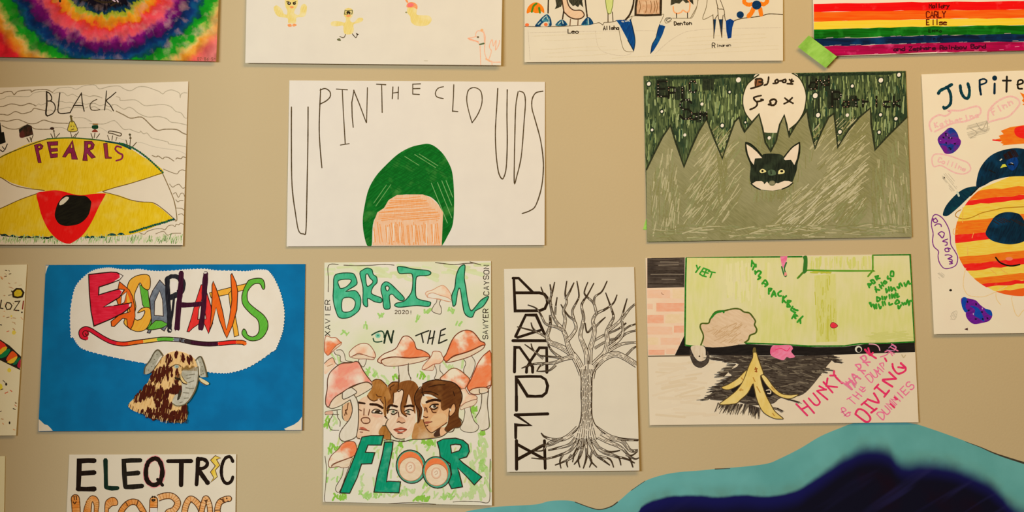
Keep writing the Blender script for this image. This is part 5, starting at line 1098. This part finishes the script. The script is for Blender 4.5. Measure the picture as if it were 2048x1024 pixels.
# ---- green dumpster and banana peel
p = Poster('poster', 'poster of a pale green dumpster, a banana peel and slanted pink handwriting', 'poster',
           [(1291, 516), (1821, 508), (1836, 844), (1299, 850)], gap=.0008, lift=.0025, sx=.001)
p.paper(paper_mat((219, 202, 170)))
LGN = M('#d2cc88', '#cbc978', 88, (30, 160), c3='#d6cca0', blot=9, b=(.4, .7), name='pale_green_marker'); OLV = M('#cdca78', '#c6c366', 88, (30, 160), c3='#d0ca84', blot=12, b=(.45, .75)); DGN = M('#2c7a22', '#1e6218', 0, (200, 200)); BRK = M('#1c1815', '#231e1a', 5, (60, 300)); CH = M('#51473b', '#3f352c', 2, (60, 600), c3='#6c6050', blot=40, b=(.5, .8)); CHL = M('#7c705c', '#6a5e4c', 0, (200, 300)); CHD = M('#342a22', '#40362c', 0, (200, 300))
random.seed(31)
p.part('brick_wall_drawing', 'pink brick wall and dark grey window')
p.F(1285, 505, .15625)
p.fill('45,70 540,65 535,800 545,1250 70,1320', M('#e6c6a4', '#e3bd9c', 0, (30, 60)), smooth=False)
BR1, BR2, BR3 = M('#ecaa88', '#e8a07c', 0, (100, 200)), M('#e6b490', '#e4b898', 0, (100, 200)), M('#dcc094', '#e0c49c', 0, (100, 200))
for x0, y0, x1, y1, m_ in ((60, 480, 350, 585, BR2), (385, 470, 535, 590, BR3), (60, 655, 130, 725, BR2), (175, 645, 530, 755, BR1), (60, 800, 270, 905, BR1), (290, 790, 530, 905, BR3), (60, 950, 380, 1050, BR2), (400, 935, 530, 1025, BR1), (60, 1090, 200, 1180, BR3), (230, 1090, 480, 1180, BR2), (75, 1245, 280, 1310, BR1), (300, 1230, 420, 1300, BR2)):
    p.fill([(x0, y0), ((x0 + x1) / 2, y0 + random.uniform(-4, 4)), (x1, y0), (x1, y1), (x0, y1)], m_, smooth=False)
p.fill('60,72 540,62 535,445 60,455', M('#5c5044', '#463b31', 2, (40, 500), c3='#332a24', blot=30, b=(.45, .7)), smooth=False)
p.hatch('60,75 540,65 535,445 60,452', 1, 2.6, 1.6, CHD, keep=.6, wobble=.8, smooth=False, trim=10); p.hatch('70,90 530,80 530,440 70,440', 0, 8, 1.2, M('#8a7c68'), keep=.35, wobble=.6, smooth=False, trim=30)
p.line('240,512 250,530 272,540', 1.1, M('#a0785c'))
p.part('dumpster_drawing', 'pale green dumpster outlined in darker green')
p.F(1270 + 10, 500, .35163)
body = '267,40 920,36 1535,25 1558,525 1400,528 1280,530 1160,545 1050,548 960,545 850,537 610,528 470,540 290,545 254,540 252,400 258,200'
p.fill(body, LGN, smooth=False)
p.fill('990,145 1110,135 1120,520 1000,525', OLV, smooth=False); p.scrib('930,40 1318,35 1320,112 960,115', 88, 60, 26, 2.2, [M('#c6c66c'), M('#cfca80')], spread=6); p.scrib('1280,470 1555,450 1557,515 1280,525', 2, 40, 30, 2, [M('#c6c474')]); p.scrib('990,150 1110,140 1120,515 1000,520', 90, 80, 30, 1.8, [M('#bcba4c'), M('#c8c468'), M('#ccc878')], spread=5); p.scrib('480,60 760,60 720,320 500,330', 90, 60, 40, 3, [M('#cfcc80'), M('#d8d098')], spread=6); p.scrib('960,120 1100,118 1100,135 960,130', 0, 12, 20, 2, [M('#b4b43c')])
p.lines('267,40 600,40 920,38|1325,28 1535,26 1545,200 1550,350 1560,525|262,45 258,200 256,400 254,540 290,546 360,548|600,530 720,533 860,540 960,546 1060,546 1160,545 1250,532 1400,530 1558,522', 2.6, DGN, smooth=False)
p.lines('945,120 960,115 1100,118 1310,118 1322,112 1322,30|1320,120 1295,150|925,128 895,160', 2.8, M('#5a9224')); p.fill('925,38 950,38 948,118 925,130 930,60', M('#35702a')); p.lines('925,130 900,158', 2.6, M('#4c7a24'))
p.part('dumpster_shadow_drawing', 'black band under the dumpster')
p.fill('195,602 252,485 254,545 295,550 610,535 720,540 860,545 1000,552 1160,550 1280,535 1400,533 1560,525 1562,580 1300,588 1000,600 700,600 400,598', BRK, smooth=False)
p.part('pencil_shading', 'dark grey scribbled shadow on the ground')
p.scrib('60,630 420,630 380,760 340,860 480,940 60,960', -6, 46, 60, 5, [M('#d6c3a2'), M('#d3bf9c'), M('#d8c7a8')], spread=12)
p.part('hand_drawing', 'brown bush like shape and a green sleeved arm')
p.F(1280, 500, .35163)
p.fill('345,440 350,418 390,415 400,390 430,355 490,350 520,335 560,330 610,355 650,380 655,410 662,450 650,475 620,485 600,520 520,545 370,550 355,490', M('#d8bc98', '#d0b28c', -30, (60, 300), c3='#c8a67c', blot=16, b=(.5, .8)), n=3)
p.scrib('370,440 600,400 620,480 560,530 380,530', -35, 70, 16, 1, [M('#bf9c70'), M('#c8a87e')], spread=15)
p.lines('345,540 360,490 342,440 350,418 388,416 400,390 430,352 480,345 500,340 540,333 570,338 590,352 620,358 640,380 655,405 650,425 662,450 655,472 625,485 615,510 595,525', 2.6, M('#4c5a1c')); p.line('405,385 430,358 470,348 475,355', 4, M('#2a7a24'))
p.fill('290,548 362,548 372,600 360,630 330,628 305,600', M('#d6c4a6', '#cdb898', 90, (60, 300))); p.fill('285,560 300,600 335,635 375,620 380,575 392,600 385,640 345,668 305,650 285,600', CH, edge=CHD, ew=1.2, n=3); p.ell(337, 604, 5, 5, INK, n=8)
p.part('pencil_shading', 'dark grey scribbled shadow on the ground')
sh = '400,600 620,598 700,602 1000,600 1100,598 1090,625 1060,660 1040,690 960,790 900,830 800,840 760,870 700,880 620,880 540,860 400,850 400,820 440,780 520,720 500,690 560,650 460,615'
p.fill(sh, CH, n=3)
p.scrib(sh, 8, 260, 26, 1.5, [CHL, CHD, CHD], spread=20, smooth=True)
for t, a, n_ in (('380,850 480,790', 165, 16), ('430,800 520,720', 170, 14), ('470,720 540,650', 172, 12), ('420,612 560,640', 178, 14), ('440,870 620,880', 115, 18), ('620,880 680,900', 95, 16), ('780,830 880,860', 30, 14), ('700,880 780,900', 50, 12), ('1060,600 1110,640', 10, 10), ('960,700 1060,670', 20, 10)):
    (xa, ya), (xb, yb) = P(t)
    for k in range(n_ * 3):
        f = random.random(); x, y = xa + (xb - xa) * f, ya + (yb - ya) * f; l = random.uniform(20, 66); r = math.radians(a + random.uniform(-12, 12)); p.line([(x, y), (x + math.cos(r) * l, y + math.sin(r) * l * (1 if 60 < a < 130 else .5) + (0))], 1.7, random.choice((CHD, CHL, CHD)), smooth=False, taper=(1.3, .4))
p.line('45,604 290,600', 1.8, M('#6a5a44'))
p.part('banana_peel_drawing', 'yellow banana peel')
BN = M('#dcc06c', '#d6b65c', 80, (50, 200), c3='#e0ca84', blot=24); BO_ = M('#4c3a1c', '#5c4826', 0, (200, 200))
p.F(1420, 680, .16598)
p.fill('250,600 350,540 430,480 330,640', BRK); p.fill('440,650 500,540 520,540 540,680 480,680', BRK); p.fill('605,430 700,560 760,640 700,690 640,640 600,500', BRK)
p.lines('675,605 720,600 725,640 690,640', 1.8, M('#c8b89a'))
p.fill('440,360 330,460 220,530 140,565 165,592 230,595 330,550 400,490', BN, edge=BO_, ew=1.3); p.fill('610,400 680,450 760,560 850,640 950,660 1060,655 980,700 900,700 800,660 700,570 630,470', BN, edge=BO_, ew=1.3)
p.fill('515,150 555,150 580,230 620,340 640,410 605,430 620,520 660,640 720,760 780,860 875,940 840,950 760,940 650,880 590,790 550,680 525,560 510,530 450,640 360,720 300,765 110,775 200,700 320,600 400,480 460,320 510,210', BN, edge=BO_, ew=1.4, n=3)
p.fill('518,95 545,92 548,145 512,145', M('#6a5a2c')); p.lines('545,330 560,380|535,350 565,345|540,375 560,382', 2, M('#94501c')); p.lines('515,450 540,500|560,560 600,630|350,600 395,600|370,580 360,610|750,880 770,910|375,455 395,480|735,560 770,600', 1.8, M('#b8883a'))
p.part('pink_bow_drawing', 'pink scribbled blob')
PKM = M('#e8708c', '#ee84a0', 30, (80, 300), c3='#d85078', blot=60, b=(.5, .75)); HP = M('#d8285c', '#e03c68', 0, (200, 300)); HP2 = M('#e4688c', '#e07a96', 0, (200, 300))
p.fill('725,110 760,65 850,60 960,60 995,100 975,140 1020,200 960,215 920,205 880,240 800,220 730,180', PKM); p.line('780,120 850,100 920,130 960,90', 1.2, HP)
p.part('pink_bow_drawing', 'pink tulip like scribble', new=True)
p.F(1470, 505, .15625); p.fill('575,50 670,45 655,130 630,210 600,180', PKM, smooth=False); p.lines('655,130 630,210 655,290 630,295 595,180', 2.4, M('#2c6a34')); p.fill('630,260 655,255 660,290 630,300', M('#e08a80')); p.part('berry_drawing', 'red berry'); p.fill('1215,930 1240,895 1280,905 1310,940 1270,965 1230,960', M('#e03a44', '#d83040', 0, (200, 200)), edge=M('#7c2a2a'), ew=.9)
p.part('lettering', 'green marker lettering on the dumpster')
GL = M('#2f8c24', '#3c9a30', 0, (200, 200))
p.F(1285, 505, .15625); p.lines('690,165 705,210|735,180 680,255|780,200 730,275|780,200 820,215|755,240 790,250|730,275 770,300|820,215 780,300|820,215 860,230|800,255 840,265|780,300 815,310|840,240 930,258|890,250 865,320', 2.5, GL)
p.part('lettering', 'green marker lettering down the dumpster', new=True)
p.F(1470, 505, .15625); p.lines('215,100 210,180|215,110 265,180|250,165 225,220|265,150 265,185|255,270 300,235 330,255 300,300 325,320 290,345|255,235 260,280|345,400 385,355 415,405 380,435|360,390 400,410|430,460 430,530|430,460 465,465 445,495|465,565 495,495 520,560|475,540 510,535|590,490 550,520 560,555 590,555|615,560 605,640|655,555 615,595 645,640|670,615 665,695|670,615 710,620 680,650 700,690 665,695|735,690 715,735 770,770|735,715 760,725|750,730 800,740|755,790 725,845|755,790 790,810 750,815 775,845|795,890 830,850 865,815|830,850 835,905', 3.2, GL)
p.part('lettering', 'green marker lettering at the top right', new=True)
p.F(1650, 505, .15625); p.lines('545,400 565,450|545,400 585,405 560,430|580,360 610,350 635,385 610,395 585,365|640,305 660,350|640,310 675,300 665,330 700,330|640,440 655,510|640,470 695,480|690,410 720,460|715,380 745,430|700,440 735,410|745,385 760,365 785,380 765,400 750,390|800,300 800,335 835,330 835,360|840,240 870,245 870,300 835,295 840,250|775,460 785,510 800,480|810,440 820,490|840,440 850,490 870,450|880,450 900,490|920,440 940,460|945,400 950,450|960,390 985,430|1010,390 1030,430 1060,365 1075,400 1100,395|660,565 665,625 705,595 665,570|725,560 735,605|755,565 765,600 785,560|820,540 825,590|850,530 855,580 880,540 890,580|900,515 905,550|925,530 920,570 945,560|565,640 590,690 580,640|610,660 630,715 625,670|650,660 655,715|680,660 700,715 715,690|730,630 740,680|755,625 770,670|815,640 820,670 860,655|890,650 920,605 945,640 900,660|930,680 940,715 970,670|980,640 1000,670|1010,640 1030,660 1050,610 1070,670 1080,620 1110,620', 3.2, GL)
p.part('title_lettering', 'slanted pink title lettering')
p.F(1570, 670, .18543)
p.lines('115,740 235,865|195,705 310,840|170,800 240,765|250,680 310,745 345,755 370,730 360,700 300,625|340,600 455,695|340,600 440,585|365,550 440,590|410,505 510,620|455,465 440,550|450,550 560,560|480,435 540,435|525,385 530,435 610,520', 3, HP)
p.lines('600,505 630,515|650,500 720,585|640,530 700,490|690,470 750,560', 2.2, HP2)
p.F(1680, 670, .18559)
p.lines('30,515 120,585|90,465 165,535|65,530 125,490|170,515 125,420 215,470|140,470 180,440|160,320 255,420|160,320 210,315 220,350 190,375 270,385|215,240 300,330|215,240 260,220 280,260 245,290 320,290', 2.4, HP2)
p.lines('265,155 320,215 350,190|300,140 320,215|330,215 385,250', 4, HP); p.lines('310,95 370,100 410,125 425,165', 1.8, M('#d89aa8'))
p.lines('70,690 115,665|90,680 160,740|130,640 200,690|165,610 230,660|160,660 200,630|200,575 240,610 270,590|215,555 250,570|225,600 265,560|265,440 330,510 350,470 310,420 270,440|320,400 370,455 400,440 370,380|360,370 430,425|360,370 410,390 400,345 460,395|420,310 470,370|420,310 460,300 465,335|470,240 500,285|430,235 490,215 520,190|480,180 520,170 560,220|520,170 580,200|540,130 620,170|550,95 600,130 580,160', 1.9, HP2)
p.lines('480,250 495,280', 4, HP)
p.lines('160,850 190,800 250,810 310,870 320,910 290,935 250,920 160,850|225,750 280,705|250,725 370,810|330,835 390,790|290,690 410,725 360,625|365,580 410,530|385,555 490,640|470,665 525,595|455,490 560,555|455,480 600,470|525,400 600,470|560,310 570,360 620,415 690,390 700,350 650,305|620,345 690,350 650,300', 3.4, HP)
p.F(); p.text('DUMMIES', 1752, 827, 16, 13.6, HP2, 2.1, ang=-45, wid=.62); p.F(1680, 670, .18559)
p.lines('10,830 60,810 30,780 10,800 60,870 100,860 90,830 40,870|70,840 110,830', 2, HP2); p.lines('540,740 580,780|580,670 610,690', 3.4, HP)
p.ell(195, 152, 38, 36, M('#cfc8b4')); p.ell(200, 158, 24, 26, BRK); p.lines('660,210 680,240 700,215', 1.4, M('#bca87c')); p.lines('520,140 560,110 600,140|500,160 580,170', 1.3, M('#b07aa0'))
p.build()

# ================================================================== bottom row
colour_gain(1.06)
p = Poster('poster', 'white poster of black capital letters above orange worm letters, at the bottom edge', 'poster',
           [(139, 909), (473, 908), (466, 1420), (116, 1424)], gap=.0012, lift=.003, sx=.003)
p.paper(paper_mat((222, 206, 174)))
RG = M('#e88a84', '#e49a90', 0, (200, 200)); K2 = M('#1c120c', '#241810', 85, (60, 300)); GB = M('#12241a', '#1a3020', 85, (60, 300)); WM = M('#e08c3c', '#d87c2c', 10, (60, 300), c3='#e6a862', blot=50, b=(.4, .7)); WL = M('#e4a868', '#de9c58', 10, (60, 300), c3='#e8b880', blot=50); WE = M('#4c2a10', '#5c3618', 0, (200, 200)); WR = M('#b8681e', '#c47a30', 0, (200, 200))
p.part('title_lettering', 'black brush capital lettering')
p.F(130, 900, .12113)
p.lines('490,175 380,172 240,180 235,400 225,640|250,385 490,370|215,640 350,645 490,640', 9.6, K2, smooth=False)
p.lines('672,165 678,400 682,610|680,615 780,630 875,625', 8.8, GB, smooth=False)
p.lines('1250,168 1100,170 975,180 985,400 1000,600|1000,395 1215,375|1000,610 1130,605 1280,590', 10, M('#1f1a10', '#28221a', 85, (60, 300)), smooth=False)
p.F(290, 900, .1211)
p.line('160,135 60,200 15,340 40,500 140,580 240,540 290,420 285,280 240,170', 11, RG, closed=True); p.line('155,140 60,200 20,340 40,500 140,575 240,530 288,400 280,270 230,165', 9, K2, closed=True); p.line('210,480 295,580', 6.6, K2)
p.lines('380,182 770,180', 8.6, K2, smooth=False); p.lines('605,200 600,580', 9.4, K2, smooth=False)
p.lines('880,140 870,350 855,570', 8.4, K2, smooth=False); p.line('870,150 970,150 1030,200 1020,260 960,300 880,310', 7.4, K2); p.line('890,330 960,430 1040,540', 9, K2)
p.line('1455,190 1420,120 1370,110 1310,160 1270,280 1270,420 1310,520 1370,550 1430,510 1455,440', 6.6, K2)
p.fill('1165,90 1255,130 1185,155 1240,250 1165,330 1200,440 1140,490 1085,535 1140,455 1085,360 1165,260 1085,165', M('#e8c040', '#dcb030', 80, (60, 300), c3='#ecd078', blot=60), smooth=False, edge=WE, ew=1.2)
def worm(k, t, w, m_=WM, sp=30, cap=True):
    p.F(*k); p.part('worm_lettering', 'orange worm shaped letter', new=True); p.tube(t, w, w, m_, WE, 1.4, rings=WR, rsp=sp, cap=cap)
ka, kb2 = (130, 900, .12113), (290, 900, .1211)
p.F(*ka)
p.part('worm_lettering', 'orange worm shaped letter', new=True)
p.fill('200,1800 290,1200 310,1024 330,930 370,830 410,775 455,752 520,770 560,830 565,920 555,1100 640,1800 520,1800 480,1200 488,960 480,890 458,850 445,900 435,1024 400,1300 330,1800', WM, n=4, edge=WE, ew=1.4)
for i in range(14): p.line([(430 - i * 8, 800 + i * 34), (400 - i * 8 - 6, 815 + i * 34), (350 - i * 6, 850 + i * 33)], .9, WR); p.line([(480 + i * 1.5, 880 + i * 30), (525, 870 + i * 30), (560 + i, 860 + i * 30)], .9, WR)
worm(ka, '230,1800 200,1300 190,1000 175,800', 135, WM, 30)
p.part('worm_lettering', 'orange worm shaped letter', new=True)
p.fill('640,1800 660,1100 665,900 695,825 770,780 835,790 875,850 868,900 830,915 785,920 742,960 722,1040 740,1800', WM, n=4, edge=WE, ew=1.4)
for e in ((700, 830, 760, 900), (740, 800, 780, 900), (790, 785, 800, 900), (680, 880, 745, 930), (670, 940, 730, 960), (665, 1000, 722, 1010)): p.line([e[:2], e[2:]], .9, WR)
worm(ka, '1130,1500 980,1400 900,1200 940,1000 1060,870 1180,860 1260,950 1320,1100 1280,1350 1130,1500', 92, WM, 30, False)
p.F(*ka); p.lines('1000,845 1040,920|1215,820 1190,910|1240,1010 1280,1020', 1.4, WE)
p.lines('155,770 160,815|195,765 195,820|140,850 165,885 190,850', 1.8, WE); p.line('120,765 200,755', 1, WE)
worm(kb2, '120,1800 130,1300 145,950 150,830', 130, WM, 30)
worm(kb2, '225,790 330,755 450,760 530,830 540,900 480,990 380,1040 420,1200 520,1400 600,1700', 100, WL, 34, False)
worm(kb2, '650,1700 650,1200 670,950 740,810 820,830 900,920 940,1050 960,1500', 96, WL, 34, False)
worm(kb2, '880,1300 940,1000 980,850 1010,790 1050,850 1080,1000 1100,1500', 84, WL, 34, False)
worm(kb2, '1150,1900 1300,1500 1320,1300 1210,1050 1210,930 1250,850 1330,810 1390,800', 92, WL, 34)
p.F(*kb2); p.line('90,945 210,945', 1.3, WE); p.fill('92,955 208,955 215,1100 85,1100', W_, smooth=False); p.ell(128, 772, 14, 20, INK); p.ell(165, 772, 14, 20, INK); p.lines('118,825 145,840 172,822|120,815 170,815', 2, INK)
p.lines('1165,990 1240,985', 1.3, WE); p.ell(1355, 795, 14, 10, INK); p.ell(1380, 840, 14, 9, INK); p.lines('1245,805 1300,830 1290,850|1290,800 1310,850 1325,862', 1.8, WE)
p.build()

colour_gain(1.3)
p = Poster('poster', 'cream poster with confetti specks and a rainbow band, at the left edge', 'poster',
           [(-250, 536), (55, 529), (34, 870), (-260, 874)], gap=.0015, lift=.003, sx=.002)
p.paper(paper_mat((224, 196, 156)))
random.seed(41)
p.part('confetti_drawing', 'scattered pen confetti specks', kind='stuff')
CF = [M('#7c5c34'), M('#4a3a24'), M('#a87a4c'), M('#c8905c'), M('#c0603c'), M('#b89a6c'), M('#3a3028')]
for i in range(330):
    y = random.uniform(535, 864); x = random.uniform(-230, 52 - (y - 530) * .062)
    if -60 < x and 703 + (x + 20) * .5 - 32 < y < 738 + (x + 20) * .5: continue
    a = random.uniform(-.5, .9); l = random.uniform(1, 3.2); p.line([(x - l * math.cos(a), y - l * math.sin(a)), (x + l * math.cos(a), y + l * math.sin(a))], random.uniform(.9, 1.7), random.choice(CF), smooth=False)
for x, y, r in ((29, 665, 4), (1, 773, 6), (20, 740, 4), (24, 632, 2)): p.ell(x, y, r, r * 1.1, M('#e2bc30', '#dcb84a', 0, (100, 100)), n=9)
p.ell(14, 768, 2.4, 3.2, INK, n=7); p.ell(21, 845, 1.8, 3, INK, n=7)
p.part('gem_drawing', 'yellow gem outlined in black')
p.fill('27,584 34,577.5 43,578 48,585 45,593 36,595 28,593', M('#c8ac28', '#b89c20', 30, (100, 300)), smooth=False, edge=INK, ew=3); p.line('24,582 28,585', 2, INK)
p.part('lettering', 'pen lettering ending in a red exclamation mark')
p.lines('4,600 1,616 7,617|21,606 15,605 12,612 15,619 22,618 25,611 21,606|31,603 41,602 29,620 39,621', 1.9, INK, smooth=False); p.line('48,602 46,618', 2.2, M('#7c2418')); p.ell(45, 624.5, 1.7, 1.7, INK, n=8)
p.part('rainbow_band_drawing', 'black edged diagonal rainbow band')
p.fill('-80,650 0,679 20,692 45,714 41,738 0,718 -80,690', M('#17241c', '#241a20', -30, (60, 200)), smooth=False)
for t, m_ in (('-2,682 6,683 14,693 10,700 -2,704', '#d83020'), ('8,694 16,694 10,704 0,709 0,702', '#e0a020'), ('16,698 22,700 14,712 2,716 0,712', '#15703a'), ('24,703 30,704 36,712 24,722 14,719', '#e8501c'), ('36,712 30,724 20,727 16,723', '#e8a82c'), ('37,716 42,716 34,728 27,728', '#15603a'), ('42,718 44,728 41,736 36,731', '#a01c34'), ('-20,676 -6,681 -8,700 -24,694', '#5a1a6c')):
    p.fill(t, M(m_), n=4)
p.lines('-80,650 0,679 20,692 45,714|-80,690 0,718 41,738', 2, INK, smooth=False)
p.build()

p = Poster('poster', 'plain cream poster edge in the bottom left corner of the picture', 'poster',
           [(-300, 914), (11, 912), (4, 1360), (-320, 1362)], gap=.0015, lift=.003)
p.paper(paper_mat((222, 196, 150)))
p.build()

# ================================================================== painted mural on the wall
colour_gain(1.0)
class WallPaint(Poster):
    pass
mu = WallPaint('painted_mural', '', 'x', [(900, 840), (2300, 840), (2300, 1700), (900, 1700)], gap=.0003, lift=0, thick=0, group=None)
def mural_material(p):
    """soft sprayed blue-black shapes inside a turquoise border, by height above a wavy line"""
    m = bpy.data.materials.new('turquoise_and_navy_spray_paint'); m.use_nodes = True
    nt = m.node_tree; N = nt.nodes; L = nt.links; bs = N['Principled BSDF']; bs.inputs['Roughness'].default_value = .8; bs.inputs['Specular IOR Level'].default_value = .06
    def mth(op, a, b_=None):
        n = N.new('ShaderNodeMath'); n.operation = op
        for i, v in enumerate((a, b_)):
            if v is None: continue
            if isinstance(v, (int, float)): n.inputs[i].default_value = v
            else: L.new(v, n.inputs[i])
        return n.outputs[0]
    def noise(vec, scale, det=4):
        n = N.new('ShaderNodeTexNoise'); n.inputs['Scale'].default_value = scale; n.inputs['Detail'].default_value = det; L.new(vec, n.inputs['Vector']); return n.outputs[0]
    def rng(v, a, b_, c=0.0, d=1.0, smooth=True):
        n = N.new('ShaderNodeMapRange'); L.new(v, n.inputs[0]); n.inputs['From Min'].default_value = a; n.inputs['From Max'].default_value = b_; n.inputs['To Min'].default_value = c; n.inputs['To Max'].default_value = d
        if smooth: n.interpolation_type = 'SMOOTHSTEP'
        return n.outputs[0]
    def mix(f, a, b_):
        n = N.new('ShaderNodeMix'); n.data_type = 'RGBA'; L.new(f, n.inputs['Factor'])
        for k, v in (('A', a), ('B', b_)):
            if isinstance(v, tuple): n.inputs[k].default_value = v
            else: L.new(v, n.inputs[k])
        return n.outputs['Result']
    tc = N.new('ShaderNodeTexCoord'); ob = tc.outputs['Object']; sp = N.new('ShaderNodeSeparateXYZ'); L.new(ob, sp.inputs[0])
    px = mth('ADD', mth('DIVIDE', sp.outputs[0], S), p.cx); py = mth('SUBTRACT', p.by, mth('DIVIDE', sp.outputs[2], S))
    def curve(pts, x0=900.0, x1=2300.0, y0=800.0, y1=1100.0):
        f = N.new('ShaderNodeFloatCurve'); L.new(rng(px, x0, x1, smooth=False), f.inputs['Value']); c = f.mapping.curves[0]
        pts = sorted(pts); tgt = [((x - x0) / (x1 - x0), (y - y0) / (y1 - y0)) for x, y in pts]
        c.points[0].location = tgt[0]; c.points[1].location = tgt[-1]
        for t in tgt[1:-1]: c.points.new(*t)
        f.mapping.use_clip = False; f.mapping.update()
        return mth('ADD', mth('MULTIPLY', f.outputs[0], y1 - y0), y0)
    edge = curve([(900, 1090), (1270, 1030), (1285, 1012), (1320, 998), (1360, 991), (1400, 991), (1440, 995), (1480, 990), (1530, 993), (1580, 986), (1620, 964), (1660, 937), (1700, 911), (1740, 897), (1775, 903), (1792, 920), (1815, 930), (1840, 927), (1870, 927), (1910, 936), (1960, 956), (2000, 985), (2020, 1008), (2048, 1024), (2300, 1090)])
    n1 = noise(ob, 26); n2 = noise(ob, 9)
    d = mth('SUBTRACT', py, edge); d = mth('ADD', d, mth('MULTIPLY', mth('SUBTRACT', n1, .5), 7.0))
    soft = rng(px, 1560, 1760, 5.0, 22.0)
    f = mth('SMOOTHSTEP' if False else 'DIVIDE', d, soft)
    k = rng(f, -.9, .7)
    tq = mix(rng(n2, .35, .65), alb((104, 170, 162)), alb((92, 158, 150)))
    tq = mix(mth('MULTIPLY', rng(d, -34, -2), rng(n1, .3, .7, .1, .75)), tq, alb((94, 142, 126)))
    nv = mix(rng(d, 4, 40), alb((22, 22, 78)), alb((16, 15, 30)))
    nv = mix(mth('MULTIPLY', rng(n2, .52, .7), rng(d, 30, 60)), nv, alb((24, 12, 24)))
    st = N.new('ShaderNodeMapping'); st.inputs['Rotation'].default_value = (0, math.radians(32), 0); L.new(ob, st.inputs['Vector']); s2 = N.new('ShaderNodeMapping'); s2.inputs['Scale'].default_value = (4, 1, 34); L.new(st.outputs[0], s2.inputs['Vector'])
    nv = mix(mth('MULTIPLY', rng(noise(s2.outputs[0], 1, 2), .56, .74), rng(px, 1700, 1860, .15, .8)), nv, alb((40, 38, 84)))
    L.new(mix(k, tq, nv), bs.inputs['Base Color'])
    return m
mu.part('painted_mural', 'wavy turquoise and dark navy shape spray-painted on the wall')
top = '900,1040 930,1024 960,1018 1000,1013 1070,1009 1100,1002 1135,1001 1155,1005 1180,1015 1200,1018.5 1222,1013 1240,1000 1262,981 1290,962 1325,950 1360,944 1400,941 1440,937 1490,933 1535,927 1560,917 1600,897 1640,873 1680,856 1705,847 1740,842 1790,843 1830,848 1860,857 1900,871 1940,886 1980,903 2010,914 2048,925 2120,950 2300,1000 2300,1700 900,1700'
tp = catmull(P(top)[:-3], False, 5) + [(2300.0, 1000.0), (2300.0, 1700.0), (900.0, 1700.0)]
mu.fill(tp, mural_material(mu), smooth=False)
mo = mu.build()['painted_mural']
DKL = M('#3a3428', '#4a4434', 0, (100, 100))
bpy.data.objects.remove(mu.root)
mo.parent = wall; mo.location = ((mu.cx - 1024) * S, 0, (512 - mu.by) * S + ZC)
# dark brush line where the border was cut in
ln = WallPaint('mural_outline', '', 'x', [(900, 840), (2300, 840), (2300, 1700), (900, 1700)], gap=.00036, lift=0, thick=0, group=None)
ln.part('mural_outline', 'dark brush line along parts of the mural edge')
for t, a, b_ in (('1930,883 1960,894 1985,905 2010,914 2048,926', .5, 3.4), ('2048,926 2120,951', 3, 1), ('1150,1004 1180,1015 1200,1019 1222,1013 1235,1004', 1.2, 2), ('1430,938 1460,937', 1.6, 1), ('1262,981 1290,962', .8, .8)):
    ln.line(t, 1, DKL, taper=(a, b_))
lo = ln.build()['mural_outline']; bpy.data.objects.remove(ln.root); lo.parent = mo
